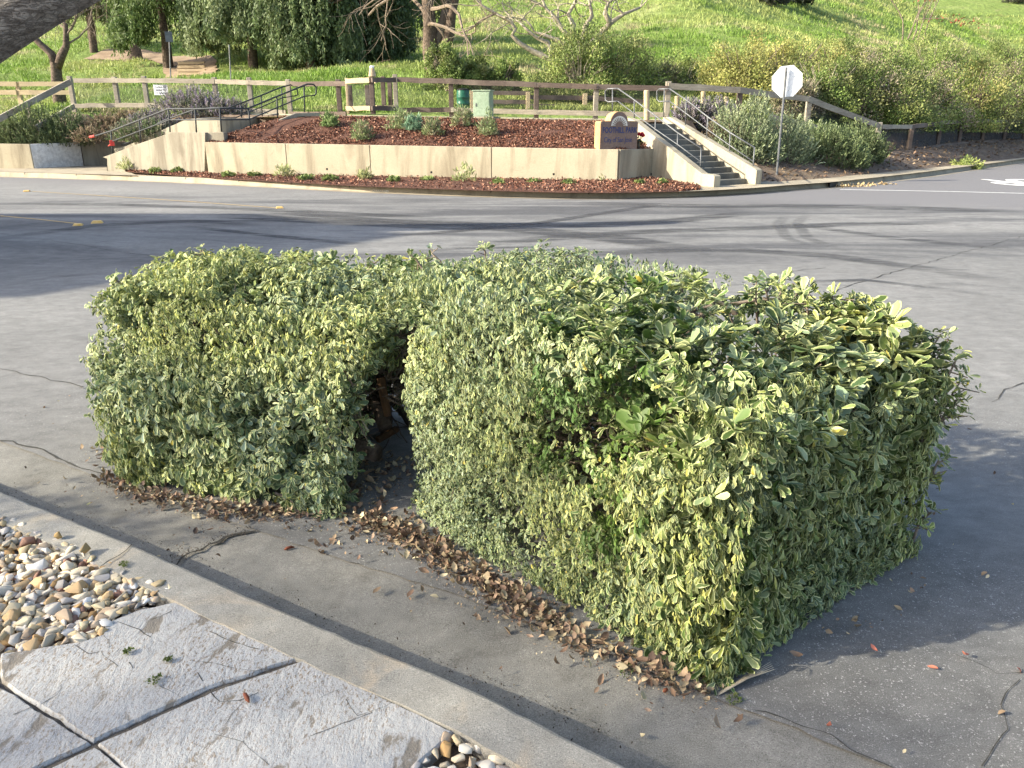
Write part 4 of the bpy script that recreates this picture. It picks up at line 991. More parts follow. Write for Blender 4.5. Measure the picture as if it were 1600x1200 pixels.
for k in range(9):
    c = p + Vector((random.uniform(-.13, .15), random.uniform(-.1, .1), random.uniform(.33, .43)))
    m = MB(); m.tube([p + Vector((0, 0, .15)), c - Vector((0, 0, .02))], .006, 5); m.build('stem', 'bin_green', vse)
    m = MB(); m.tube([c + Vector((0, 0, z)) for z in (-.045, -.02, .02, .045)], [.02, .05, .048, .025], 9, wob=.4); m.build('rose', 'rose_red', vse, smooth=True)
n = 60; P = np.array(p) + (0, 0, .2) + rnd(n) * (.06, .05, .06); tc = np.tile([[.03, .09, .02, 1]], (n, 1)) * rng.uniform(.6, 1.5, (n, 1)); leaves('leaf_spray', P, rnd(n) + (0, 0, .4), rnd(n), rng.uniform(.05, .1, n), 'leaf', tc, OVAL, parent=vse)
p = base_at(1012, .1); e2 = empty('white_rose', p, 'single white rose lying by the stairs end of the wall top', 'flower')
m = MB(); m.tube([p + Vector((-.25, -.12, .015)), p + Vector((0, 0, .03))], .008, 6); m.build('stem', 'green_paint', e2)
m = MB(); m.tube([p + Vector((z, z * .3, .05)) for z in (-.01, .02, .07, .10)], [.03, .06, .055, .03], 10, wob=.3); m.build('bloom', 'sign_white', e2, smooth=True)

# ------------------------------------------------------------------ stop sign (seen from behind)
sb = G(1213, 279, .16); top_ = V(1229, 104, sb.y); ctr = V(1231, 127, sb.y)
e = empty('stop_sign', sb, 'octagonal road sign seen from its bare white back on a leaning grey post', 'road sign')
m = MB(); dd = (top_ - sb).normalized(); m.tube([sb - dd * .1, top_ - dd * .02], .032, 8); m.build('post', 'metal_galv', e)
nrm_ = Vector((-.15, -1, .02)).normalized(); ux = Vector((1, -.15, .10)).normalized(); uz = nrm_.cross(ux) * -1; uz = uz if uz.z > 0 else -uz
RR = .445; cb = ctr + Vector((0, .06, 0)); oct_ = [cb + (ux * math.cos(R(22.5 + 45 * k)) + uz * math.sin(R(22.5 + 45 * k))) * RR for k in range(8)]
m = MB(); vs = oct_ + [p - nrm_ * .012 for p in oct_]; m.add(vs, [tuple(range(8)), tuple(range(8, 16))[::-1]] + [(i, 8 + i, 8 + (i + 1) % 8, (i + 1) % 8) for i in range(8)]); m.build('sign_panel', 'sign_white', e)
for s_ in (.24, -.24): MB().box(ctr + uz * s_ + Vector((0, -.035, 0)), (.022, .03, .022)).build('bolt', 'metal_galv', e)

# thin poles on the slope
for (a_, y0, y1, Y, lb, pl_) in ((267, 48, 121, 37, 'thin grey pole carrying a small sign beside the trail steps', True), (361, 70, 122, 37, 'thin bare grey pole standing in the grass right of the trail steps', False)):
    t0_, t1_ = V(a_ - 3, y0, Y), V(a_, y1 + 8, Y)
    e = empty('trail_pole', t1_, lb, 'pole'); m = MB(); m.tube([t1_, t0_], .03, 8); m.build('post', 'metal_galv', e)
    if pl_: m = MB(); m.box(t0_ + Vector((-.02, -.05, -.25)), (.30, .012, .42), .5); m.build('sign_panel', 'metal_galv', e)

# trail and timber steps on the slope
def draped(name, pxs, mat, lift=.05):
    P = [Vector((x, y, float(hz(x, y)) + lift)) for x, y in pxs]; return P
trail_c = [(hit_ground(*q).x, hit_ground(*q).y, 1) for q in ((300, 122), (298, 108), (293, 97), (262, 92), (228, 91), (190, 88), (150, 86))]
A = []; B = []
tc_ = [Vector((x, y, 0)) for x, y, w_ in trail_c]; tr = resample(tc_, .5, 0, 0, 80); 
for i, p in enumerate(tr):
    t = (tr[min(i + 1, len(tr) - 1)] - tr[max(i - 1, 0)]).normalized(); nn = Vector((-t.y, t.x, 0)); wv = 1.3 + .5 * i / len(tr) + .25 * mnoise.noise(p)
    A.append(p + nn * wv); B.append(p - nn * wv)
rows3 = []
for f in (0, .25, .5, .75, 1):
    rows3.append([Vector((a.lerp(b_, f).x, a.lerp(b_, f).y, float(hz(a.lerp(b_, f).x, a.lerp(b_, f).y)) + .07)) for a, b_ in zip(A, B)])
tag(strip('trail', rows3, 'path_dirt', True), kind='structure')
hs = [hit_ground(298, 121.5 - k * 5.4) for k in range(6)]
e = empty('timber_steps', hs[0], 'timber edged dirt steps on the grassy slope behind the left fence', 'steps')
for k in range(5):
    y_ = 121.0 - k * 5.6; Y = hs[k].y - 1.0; l_, r_ = V(277 + k * .3, y_, Y), V(322 - k * .6, y_, Y)
    m = MB(); m.beam(l_, r_, .14, .15); m.build('tread_edge', 'wood_tan', e)
    m = MB(); m.add([l_ + Vector((0, -.02, -.18)), r_ + Vector((0, -.02, -.18)), r_ + Vector((0, .0, -.03)), l_ + Vector((0, 0, -.03)), l_ + Vector((0, .5, .06)), r_ + Vector((0, .5, .06))], [(0, 1, 2, 3), (3, 2, 5, 4)]); m.build('dirt_tread', 'path_dirt', e)

# ------------------------------------------------------------------ plants
def shrub_leaves(name, c, rad, nclump, per, size, cols, spread=.16, rows=OVAL, mat='leaf', up=.3, seed=0, parent=None, shell=.55, zmin=0, width=1.0, lit=None, flat=0, ctone=(.65, 1.3)):
    r = np.random.default_rng(seed)
    d = nrm(r.normal(size=(nclump, 3)) + (0, 0, .25)); d[:, 2] = np.abs(d[:, 2]) if zmin == 0 else d[:, 2]
    rr_ = shell + (1 - shell) * r.random((nclump, 1)) ** .6
    wob = 1 + .28 * vn(d * 2.2 + seed * .37, 1.2, seed)[:, None]
    cp = d * rr_ * wob * np.array(rad)
    P = np.repeat(cp, per, 0) + r.normal(size=(nclump * per, 3)) * spread * np.mean(rad)
    n = len(P); out = nrm(P / np.array(rad) + 1e-6)
    D = nrm(out * .8 + r.normal(size=(n, 3)) * .7 + (0, 0, up)); U = out + r.normal(size=(n, 3)) * .6
    cc = np.array(cols); tone = np.repeat(cc[r.integers(0, len(cc), nclump)] * r.uniform(*ctone, (nclump, 1)), per, 0) * r.uniform(.75, 1.3, (n, 1))
    t = np.concatenate([tone, np.ones((n, 1))], 1)
    P = P + np.array(tuple(c)); P[:, 2] = np.maximum(P[:, 2], c[2] + .01 if zmin == 0 else -99)
    return leaves(name, P, D, U, r.uniform(size[0], size[1], n), mat, t, rows, r.uniform(-.3, .8, n), .15, parent=parent, cross=2, width=width)
def stems(parent, c, rad, n, mat='twig', seed=0, r0=.02, name='stems', topf=.8):
    r = random.Random(seed); m = MB()
    for k in range(n):
        a = r.uniform(0, 6.28); f = r.uniform(.3, .9); tip = Vector(c) + Vector((math.cos(a) * rad[0] * f, math.sin(a) * rad[1] * f, rad[2] * r.uniform(.5, topf)))
        mid = Vector(c).lerp(tip, .5) + Vector((r.gauss(0, .06), r.gauss(0, .06), rad[2] * .12)); m.tube([Vector(c) + Vector((r.gauss(0, .05), r.gauss(0, .05), -.05)), mid, tip], [r0, r0 * .7, r0 * .3], 5, False)
    return m.build(name, mat, parent)
def shrub(name, label, cat, c, rad, ncl, per, size, cols, group=None, seed=0, **k):
    e = empty(name, c, label, cat, group); shrub_leaves('foliage', c, rad, ncl, per, size, cols, seed=seed, parent=e, **k)
    stems(e, c, rad, 10, seed=seed, r0=max(.008, min(rad) * .022)); return e
# small shrubs on the mulch
GR = [(.16, .25, .08), (.22, .30, .11), (.12, .19, .06)]
HEATH = [(.22, .27, .11), (.30, .27, .16), (.16, .21, .09)]
sh_px = [(517, 199, 14, 20, 'round yellow-green shrub, nearest the ramp kerb on the mulch'), (564, 217, 16, 28, 'tallest shrub near the front of the mulch bed below the trail gate'), (624, 200, 17, 28, 'shrub with brownish tips growing against the bluish one'),
         (645, 205, 13, 24, 'bluish grey-green upright shrub in the middle of the mulch bed'), (675, 210, 15, 26, 'feathery shrub in the mulch bed just right of the bluish one'), (720, 197, 14, 26, 'small shrub high on the mulch, left of the green cabinet'), (763, 212, 16, 28, 'shrub on the mulch directly below the green cabinet')]
for k, (a_, yb_, hw, hh, lb) in enumerate(sh_px):
    v_ = max(0, min(1, (225 - yb_) / 42)); Y = 22.6 + v_ * 2.9 + (700 - a_) / 700 * 1.5
    # land it on the mulch surface
    best = None
    for uu in np.linspace(0, 1, 81):
        for vv in np.linspace(0, 1, 25):
            p = mulch_pt(uu, vv); q = (p - Vector((0, 0, CAMZ))); zc_ = q.y * math.cos(PITCH) - q.z * math.sin(PITCH); u_ = q.y * math.sin(PITCH) + q.z * math.cos(PITCH)
            e_ = (800 + F * q.x / zc_ - a_) ** 2 + (600 - F * u_ / zc_ - yb_) ** 2
            if best is None or e_ < best[0]: best = (e_, p.copy(), zc_)
    p = best[1]; s_ = best[2] / F
    blue = k == 3
    shrub('heath_shrub', lb, 'shrub', p, (hw * s_, hw * s_, hh * s_), 60, 16, (.05, .11), [(.14, .24, .14), (.20, .32, .20)] if blue else (GR if k in (0,) else HEATH), 'young shrubs dotted over the mulch bed', 10 + k, rows=BLADE, up=.9, width=1.6, spread=.14)
for k, (a_, yb_) in enumerate([(325, 199), (1398 / 4 + 0, 205), (945, 196), (1203 / 4 + 600, 198)][:3]):
    pass
cu = bpy.data.curves.new('kerb_lettering', 'FONT'); cu.body = 'ALAN AVE'; cu.size = .13; cu.extrude = .002; cu.materials.append(MATS['concrete_step'])
ko = bpy.data.objects.new('kerb_lettering', cu); COL.objects.link(ko); kp = G(582, 300.2, .03); kd = (G(610, 301.3, .03) - kp).normalized(); kn = Vector((kd.y, -kd.x, 0)) * .92 + Vector((0, 0, .38)); kn.normalize()
ko.rotation_euler = Matrix((kd, kn.cross(kd), kn)).transposed().to_euler(); ko.location = kp + kn * .012; ko.scale = (.8, .7, 1)
ko = to_mesh_obj(ko); ko.name = 'kerb_lettering'; tag(ko, kind='structure')
# low green tufts on the front strip
tp = [(200, 265, 12, 'left end tuft of the front mulch strip, beside the ramp start'), (243, 268, 8, 'small low tuft right of the leftmost one'), (278, 269, 9, 'low tuft in front of the ramp wall middle'), (318, 268, 14, 'spiky pale grass clump at the left end of the long wall'),
      (357, 275, 9, 'low green tuft just past the left wall end'), (397, 275, 9, 'low tuft in front of the first wall panel'), (444, 276, 13, 'pale spiky clump at the first wall joint'), (477, 280, 10, 'low tuft just right of the first wall joint'), (516, 281, 10, 'round green tuft by the second wall panel'),
      (569, 280, 11, 'pale spiky clump at the second wall joint'), (615, 283, 10, 'low tuft by the left part of the third wall panel'), (669, 282, 9, 'low tuft under a weep hole of the third wall panel'), (724, 283, 16, 'widest pale spiky clump of the front strip'), (777, 287, 9, 'low tuft right of the third wall joint'),
      (834, 286, 9, 'small tuft under the middle of the last wall panel'), (890, 288, 10, 'bright green tuft before the right wall end'), (943, 284, 11, 'pale clump against the right end of the long wall'), (1000, 288, 8, 'low yellowish tuft below the wall corner'), (1035, 288, 8, 'last small tuft near the stairs')]
for k, (a_, yb_, hw, lb) in enumerate(tp):
    p = G(a_, yb_, .22); s_ = p.y / F; sp_ = hw > 10
    tuft = shrub_leaves('grass_tuft', p, (hw * s_ * 1.1, hw * s_ * .9, hw * s_ * (1.1 if sp_ else .5)), 26, 8, (.06, .16) if sp_ else (.04, .08), [(.30, .34, .14), (.36, .38, .18)] if sp_ else [(.15, .20, .06), (.20, .25, .08)], seed=50 + k, rows=BLADE if sp_ else OVAL, up=1.0 if sp_ else .3, width=1.5)
    tag(tuft, lb, 'plant', 'low tufts along the front mulch strip')
p = G(1508, 264, .01); tag(shrub_leaves('weed_clump', p, (.62, .4, .36), 60, 12, (.07, .14), [(.30, .33, .10), (.22, .28, .08)], seed=90, rows=BLADE, width=2), 'yellow-green weed clump growing out of the kerb line at the right', 'weed')

# rosemary-like upright shrubs: many fine spikes
def rosemary(label, c, rad, n, cols, seed, name='rosemary_shrub', L_=(.18, .38), up=1.2, group=None, wd=1.0):
    e = empty(name, c, label, 'shrub', group); r = np.random.default_rng(seed)
    d = nrm(r.normal(size=(n, 3)) + (0, 0, .2)); d[:, 2] = np.abs(d[:, 2]); f = .45 + .55 * r.random((n, 1)) ** .5
    wob = 1 + .22 * vn(d * 2.5 + seed, 1.3, seed)[:, None]
    P = d * f * wob * np.array(rad); out = nrm(P / np.array(rad)); 
    D = nrm(out * .8 + (0, 0, up) + r.normal(size=(n, 3)) * .28)
    # a spike = stem with needle leaves
    k = 11; ln = r.uniform(*L_, (n, 1)); tt_ = np.tile(np.linspace(.05, 1, k), n)[:, None]
    PP = np.repeat(P, k, 0) + np.repeat(D * ln, k, 0) * tt_; DD = np.repeat(D, k, 0) + r.normal(size=(n * k, 3)) * .55
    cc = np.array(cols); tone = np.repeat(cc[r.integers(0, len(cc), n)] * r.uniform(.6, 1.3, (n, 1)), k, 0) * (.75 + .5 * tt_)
    PP = PP + np.array(tuple(c)); PP[:, 2] = np.maximum(PP[:, 2], c[2] - .1)
    t = np.concatenate([tone, np.ones((n * k, 1))], 1)
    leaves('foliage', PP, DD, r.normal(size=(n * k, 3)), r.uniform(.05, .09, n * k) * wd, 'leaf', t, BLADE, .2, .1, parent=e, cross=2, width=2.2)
    stems(e, c, rad, 14, seed=seed, r0=.015); return e
RO = [(.11, .15, .06), (.15, .19, .08), (.19, .23, .10), (.08, .11, .045)]
def ros_px(label, cxp, ybase, hw, hh, Y, n, seed, cols=RO, **k):
    c = V(cxp, ybase, Y); s_ = Y / F; return rosemary(label, c, (hw * s_, hw * s_ * .8, hh * s_), n, cols, seed, group='rosemary and silver shrubs on the banks', **k)
ros_px('dark green rosemary mound spilling behind the low wall at the far left', 5, 232, 62, 45, 29.9, 900, 201)
ros_px('taller rosemary mound left of centre behind the white wall end', 52, 231, 50, 47, 29.6, 900, 202)
ros_px('rosemary mound nearest the ramp, right end of the low wall', 104, 230, 40, 42, 29.9, 700, 203)
SV = [(.24, .28, .16), (.30, .34, .20), (.36, .40, .22), (.17, .22, .10)]
ros_px('big pale silvery-green shrub between the stairs and the stop sign', 1163, 262, 50, 82, 24.6, 1500, 204, SV, up=.9, L_=(.2, .45))
ros_px('silvery shrub growing right behind the stop sign post', 1218, 262, 38, 62, 25.2, 900, 205, SV, up=.9, L_=(.2, .4))
ros_px('wide dark green rosemary mound right of the stop sign', 1290, 266, 58, 58, 26.2, 1500, 206)
ros_px('smaller rosemary mound at the foot of the sloping fence', 1345, 258, 36, 50, 27.3, 800, 207)
ros_px('rosemary mound with yellowish tips in front of the sloping fence', 1255, 255, 40, 50, 27.2, 800, 208, SV)
LAV = [(.24, .20, .26), (.30, .26, .31), (.13, .15, .09), (.19, .18, .16), (.12, .14, .08), (.26, .23, .22), (.17, .17, .13)]
for k, (a_, yb_, hw, hh, Y, lb) in enumerate([(298, 184, 48, 36, 29.9, 'purple flowering lavender mound below the white notice'), (345, 184, 38, 24, 29.7, 'dull purple lavender mound right of the tallest one'), (240, 212, 42, 30, 29.0, 'low mauve lavender sprawling down the bank'), (225, 222, 48, 26, 28.4, 'greener lavender mound just above the ramp rail'),
        (1110, 205, 42, 38, 26.2, 'greyish purple lavender beside the stair handrail'), (1082, 190, 26, 22, 26.0, 'small lavender at the stair head'), (1045 + 90, 235, 30, 40, 25.0, 'brown dry lavender between stairs and silver shrub')]):
    c = V(a_, yb_, Y); s_ = Y / F
    rosemary(lb, c, (hw * s_, hw * s_ * .8, hh * s_), 650, LAV if k not in (3, 6) else ([(.12, .17, .07), (.2, .19, .13)] if k == 3 else [(.20, .15, .10), (.26, .21, .14)]), 220 + k, 'lavender_shrub', (.14, .3), .8, 'lavender shrubs on the banks')
# dry brown scrub on the left bank
for k, (a_, yb_, hw, hh, Y, lb) in enumerate([(170, 205, 30, 20, 30.2, 'dry brown scrub on the bank above the low wall'), (205, 196, 26, 15, 30.6, 'small dry brown scrub just below the grey fence'), (150, 222, 30, 16, 29.5, 'flattened brown scrub next to the rosemary')]):
    c = V(a_, yb_, Y); s_ = Y / F; rosemary(lb, c, (hw * s_, hw * s_, hh * s_), 350, [(.22, .16, .11), (.28, .22, .14), (.14, .13, .07)], 240 + k, 'dry_scrub', (.12, .25), .4, 'dry brown scrub on the left bank')

# large chaparral bushes on the right and middle hillside
BU = [(.20, .27, .07), (.26, .31, .09), (.14, .20, .05), (.30, .32, .12), (.11, .15, .04)]
BY = [(.30, .31, .09), (.36, .34, .11), (.22, .25, .07)]
BD = [(.26, .22, .15), (.33, .28, .20), (.20, .21, .10)]
big = [(700, 140, 30, 62, 31.5, BU, 'bright green bush behind the brown fence, left of the bin'), (745, 140, 24, 40, 32, BU, 'loose green bush behind the litter bin'), (785, 145, 26, 42, 32, BU, 'small leafy bush above the green cabinet'),
       (905, 150, 70, 84, 33, BU, 'large spreading bush under the dead pale branches'), (960, 165, 66, 98, 34, BU, 'tallest bush left of the stairs, dense and olive green'), (1030, 170, 48, 70, 35, BU + BD, 'straggly bush behind the stair handrails'), (1065, 168, 36, 70, 36, BU, 'upright dark green bush between the olive and golden ones'),
       (1155, 170, 66, 98, 33.5, BY, 'golden-topped bush behind the stop sign, to its left'), (1215, 175, 62, 104, 34.5, BY, 'golden bush rising directly behind the stop sign'), (1280, 190, 50, 90, 32.5, BU, 'dark leafy bush just right of the stop sign'), (1330, 200, 62, 88, 33.5, BU + BD, 'broad mixed bush above the fence corner'),
       (1300, 130, 56, 55, 42, BY + BU, 'yellow-green bush higher on the slope behind the stop sign'), (1390, 205, 55, 96, 34, BU, 'deep green bush above the black screened fence end'), (1370, 140, 60, 62, 42, BD + BU, 'brownish bush halfway up the right slope'), (1440, 205, 60, 88, 36, BD + BU, 'dry grey-brown bush behind the screened fence'),
       (1455, 140, 58, 78, 43, BU, 'green bush crest with red-leaved twigs beside it'), (1505, 200, 60, 98, 38, BY + BU, 'broad olive bush over the screened fence'), (1560, 205, 60, 92, 41, BU + BD, 'bush at the right edge above the screened fence'), (1600, 200, 55, 105, 44, BU, 'dark green bush cut by the right edge of the view'),
       (1555, 135, 52, 62, 50, BU, 'rounded green bush high on the right slope'), (1630, 150, 60, 80, 50, BU, 'bush just outside the right edge'), (1240, 180, 40, 60, 31.5, BD, 'brown twiggy bush low behind the sloping rail'), (1480, 165, 40, 60, 40, BD, 'grey dead bush in the middle of the right thicket')]
for k, (a_, yb_, hw, hh, Y, cols, lb) in enumerate(big):
    c = V(a_, yb_, Y); s_ = Y / F; c.z = min(c.z, float(hz(c.x, c.y)) + .1) if a_ > 800 else c.z; hw = hw * 1.02; hh = hh * 1.05
    H_ = V(a_, yb_ - hh, Y).z - c.z; rad = (hw * s_, hw * s_ * .85, H_)
    e = empty('hillside_bush', c, lb, 'bush', 'chaparral bushes on the slope')
    ncl = int(46 + hw * 1.7); shrub_leaves('foliage', c, rad, ncl, 120, (.05, .105), np.array(cols) * 1.0, seed=300 + k, parent=e, ctone=(.55, 1.3), spread=.095, shell=.6, width=1.0, up=.5)
    stems(e, c, rad, 46, 'bark_pale' if cols in (BD,) or k % 3 == 0 else 'twig', seed=300 + k, r0=.03, topf=.98)

# ------------------------------------------------------------------ trees
def branchy(m, p, d, ln, r_, depth, rnd_, gnarl=.25, droop=0, ends=None, split=(2, 3), shrink=.72):
    n = 5; pts = [p]; rr_ = [r_]; q = p.copy(); dd = d.copy()
    for i in range(n):
        dd = (dd + Vector((rnd_.gauss(0, gnarl), rnd_.gauss(0, gnarl), rnd_.gauss(0, gnarl) - droop))).normalized(); q = q + dd * ln / n; pts.append(q); rr_.append(r_ * (1 - .45 * (i + 1) / n))
    m.tube(pts, rr_, 6 if r_ > .03 else 4, False, .15 if r_ > .08 else 0)
    if ends is not None and depth <= 1: ends += [Vector(x) for x in pts[2:]]
    if depth > 0:
        for k in range(rnd_.randint(*split)):
            i = rnd_.randint(2, n); nd = (dd + Vector((rnd_.gauss(0, .6), rnd_.gauss(0, .6), rnd_.gauss(0, .45)))).normalized()
            branchy(m, pts[i], nd, ln * shrink * rnd_.uniform(.75, 1.15), rr_[i] * .68, depth - 1, rnd_, gnarl, droop, ends, split, shrink)
def ground_at(px_, py_, Y): p = V(px_, py_, Y); p.z = float(hz(p.x, p.y)) - .1; return p
# Y shaped bare tree left
b0 = V(88, 128, 39); b0.z = float(hz(b0.x, 39)) - .2
e = empty('bare_tree', b0, 'small bare tree with a forked trunk on the left slope', 'tree')
s_ = 38 / F
m = MB(); fk = V(88, 98, 39); m.tube([b0, V(89, 125, 39), V(88, 108, 39), fk], [.30, .26, .24, .27], 10, False, .2)
m.tube([fk - Vector((0, 0, .2)), V(80, 84, 39), V(62, 68, 39), V(50, 56, 39), V(47, 53, 39)], [.22, .17, .15, .14, .10], 8, True, .2)
m.tube([fk - Vector((0, 0, .2)), V(97, 86, 39), V(104, 72, 39), V(103, 52, 39), V(102, 36, 39)], [.22, .18, .15, .12, .09], 8, True, .2)
m.build('trunk', 'bark_brown', e, smooth=True)
m = MB(); r_ = random.Random(5)
for st_, dr_ in ((V(102, 38, 39), Vector((.2, 0, 1))), (V(103, 52, 39), Vector((.7, .2, .6))), (V(104, 70, 39), Vector((.9, 0, .4))), (V(50, 56, 39), Vector((-.4, 0, .9))), (V(102, 45, 39), Vector((-.6, .2, .7))), (V(103, 60, 39), Vector((.5, -.5, .9)))):
    branchy(m, st_, dr_.normalized(), 1.7, .05, 3, r_, .22, 0)
m.build('twigs', 'twig', e)
# dark trunk tree with drooping bare crown
def trunk_tree(name, label, base, pts, rads, seed, crown, mat='bark_brown', tw='twig', cat='tree'):
    e = empty(name, base, label, cat); m = MB(); m.tube([base] + pts, rads, 12, False, .25); m.build('trunk', mat, e, smooth=True)
    m = MB(); r_ = random.Random(seed)
    for (p, d, ln, rr2, dp, gn, dr) in crown: branchy(m, p, Vector(d).normalized(), ln, rr2, dp, r_, gn, dr)
    m.build('branches', tw, e); return e
b0 = hit_ground(212, 95); Y = b0.y
cr = []
rr0 = random.Random(11)
for k in range(15):
    yy = rr0.uniform(-70, 40); cr.append((V(207, yy, Y), (rr0.uniform(-1, 1), rr0.uniform(-1, .4), rr0.uniform(-.1, .6)), rr0.uniform(2.6, 4.2), .09, 3, .2, .07))
trunk_tree('bare_tree', 'dark trunked tree with drooping leafless twigs beside the dirt trail', b0, [V(212, 88, Y), V(209, 70, Y), V(205, 45, Y), V(206, 10, Y), V(203, -40, Y), V(200, -90, Y)], [.62, .48, .38, .36, .34, .28, .2], 12, cr)
# multi stem tree centre
b0 = hit_ground(680, 112); Y = b0.y
e = trunk_tree('bare_tree', 'leafless tree with a double dark trunk in the middle of the slope', b0, [V(678, 110, Y), V(672, 80, Y), V(671, 40, Y), V(668, 0, Y), V(664, -60, Y)], [.55, .5, .38, .32, .28, .2], 21,
    [(V(672, 85, Y), (.35, 0, 1), 5.5, .26, 4, .12, 0)] + [(V(670, y_, Y), (rr0.uniform(-1, 1), rr0.uniform(-.8, .3), rr0.uniform(-.2, .5)), rr0.uniform(3, 5), .10, 3, .2, .05) for y_ in (40, 30, 15, 5, -10, -20, -40, 20, 0, -30)])
m = MB(); m.tube([V(680, 108, Y), V(692, 80, Y), V(702, 55, Y), V(706, 20, Y), V(716, -20, Y), V(722, -60, Y)], [.36, .3, .26, .22, .18, .14], 9, False, .2); m.build('second_trunk', 'bark_brown', e, smooth=True)
# dead pale branches
Y = 40; b0 = ground_at(872, 110, Y)
e = empty('dead_tree', b0, 'dead tree with pale bare limbs arching over the large bush', 'tree')
m = MB()
for pl_ in ([(875, 105), (858, 92), (835, 82), (812, 68), (800, 55), (806, 45), (797, 33), (775, 22), (752, 8), (735, -10)], [(858, 92), (862, 78), (856, 66), (840, 60), (825, 48), (812, 35)],
            [(900, 85), (888, 72), (868, 62), (850, 55), (835, 50)], [(905, 88), (893, 62), (878, 45), (870, 30), (852, 12), (845, -8)], [(893, 62), (896, 40), (888, 22), (898, 5), (905, -15)],
            [(940, 50), (955, 35), (975, 22), (1000, 12)], [(905, 88), (915, 40), (925, 25), (922, 8), (918, -10)], [(955, 40), (945, 20), (950, 5), (965, -8)]):
    n = len(pl_); pts = []
    P = [V(a_, b_, Y) for a_, b_ in pl_]
    m.tube(P, [.15 - .10 * i / (n - 1) for i in range(n)], 7, True, .3)
m.tube([b0, V(872, 104, Y), V(890, 92, Y), V(905, 85, Y), V(940, 52, Y)], [.25, .22, .2, .17, .13], 8, True, .3)
m.build('limbs', 'bark_pale', e, smooth=True)
m = MB(); r_ = random.Random(31)
for a_, b_ in ((735, -5), (752, 8), (775, 22), (797, 33), (840, 60), (812, 35), (835, 50), (852, 12), (870, 30), (888, 22), (898, 5), (922, 8), (975, 22), (955, 35), (1000, 12), (950, 5)):
    for _ in range(2): branchy(m, V(a_, b_, Y), Vector((r_.uniform(-1, .4), r_.uniform(-.5, .5), r_.uniform(-.3, .8))).normalized(), 1.7, .035, 2, r_, .25, .02)
m.build('twigs', 'bark_pale', e)
# red twiggy sapling on the right slope
Y = 50; b0 = ground_at(1420, 60, Y); e = empty('red_sapling', b0, 'spindly sapling with dark red leaves high on the right slope', 'tree')
m = MB(); r_ = random.Random(41); ends = []
for k in range(5): branchy(m, V(1410 + k * 8, 62, Y), Vector((r_.uniform(-.3, .3), 0, 1)).normalized(), 2.6, .04, 2, r_, .15, 0, ends)
m.build('stems', 'twig', e)
P = np.repeat(np.array([tuple(p) for p in ends]), 5, 0); n = len(P); P = P + rnd(n, .12); tcol = np.concatenate([np.array([[.24, .05, .035]]) * rng.uniform(.5, 1.5, (n, 1)), np.ones((n, 1))], 1)
leaves('foliage', P, rnd(n), rnd(n), rng.uniform(.08, .16, n), 'leaf', tcol, OVAL, parent=e, cross=2)
# weeping pepper trees
PEP = [(.13, .18, .075), (.18, .23, .10), (.22, .27, .13), (.09, .13, .055)]
def weeping(label, cxp, Y, hwp, ytop, ylow, nstr, seed, cols=PEP, trunkpx=None):
    c = V(cxp, 100, Y); g = ground_at(cxp, 100, Y); e = empty('pepper_tree', g, label, 'tree', 'weeping trees on the slope'); r = np.random.default_rng(seed); s_ = Y / F
    R_ = hwp * s_; zc_ = V(cxp, ytop, Y).z; zl = V(cxp, ylow, Y).z; nstr = int(nstr * 1.5)
    ang = r.uniform(0, 6.283, nstr); rad = R_ * np.sqrt(r.uniform(.05, 1, nstr)); x = c.x + np.cos(ang) * rad; y = Y + np.sin(ang) * rad * .7
    # clump the strands
    cl = r.integers(0, max(8, nstr // 14), nstr); ca = r.uniform(0, 6.283, nstr); cr_ = R_ * np.sqrt(r.uniform(.1, 1, nstr)); x = c.x + np.cos(ca[cl]) * cr_[cl] + r.normal(size=nstr) * .22; y = Y + np.sin(ca[cl]) * cr_[cl] * .7 + r.normal(size=nstr) * .22
    dome = np.sqrt(np.clip(1 - ((x - c.x) / (R_ * 1.15)) ** 2, 0.05, 1)); hb = zl + r.uniform(.6, 1.8, nstr)[cl]; z0 = hb + (zc_ - (1 - dome) * 2.0 - hb) * (r.random(nstr)[cl] ** 1.1) + r.uniform(-.5, .6, nstr)
    ln = np.minimum(r.uniform(.9, 2.4, nstr), np.maximum(z0 - (zl + r.uniform(0, 1.4, nstr)[cl]), .3)); k = 24
    tt_ = np.linspace(0, 1, k)[None, :]; sw_ = r.normal(size=(nstr, 1)) * .25; sw2 = r.normal(size=(nstr, 1)) * .2
    X = x[:, None] + sw_ * tt_; Yv = y[:, None] + sw2 * tt_; Z = z0[:, None] - ln[:, None] * tt_
    P = np.stack([X, Yv, Z], -1).reshape(-1, 3) + r.normal(size=(nstr * k, 3)) * .06
    D = r.normal(size=(nstr * k, 3)) * .5 + (0, 0, -.9); cc = np.array(cols); tone = np.repeat(cc[r.integers(0, len(cc), len(cl))][cl] * r.uniform(.7, 1.25, (nstr, 1)), k, 0) * r.uniform(.8, 1.2, (nstr * k, 1))
    t = np.concatenate([tone, np.ones((nstr * k, 1))], 1); leaves('crown', P, D, r.normal(size=(nstr * k, 3)), r.uniform(.12, .24, nstr * k), 'leaf', t, BLADE, .3, .1, parent=e, cross=2, width=2.4)
    m = MB(); rr_ = random.Random(seed); tx = g if trunkpx is None else ground_at(trunkpx, 100, Y)
    m.tube([tx, tx + Vector((.1, 0, 1.8)), tx + Vector((-.1, .2, 3.6)), tx + Vector((.1, 0, 6))], [.30, .24, .2, .14], 10, False, .3)
    for _ in range(7): branchy(m, tx + Vector((0, 0, rr_.uniform(2.2, 5))), Vector((rr_.uniform(-1, 1), rr_.uniform(-.6, .6), .7)).normalized(), 3.0, .14, 2, rr_, .15, -.02)
    m.build('trunk', 'bark_brown', e, smooth=True); return e
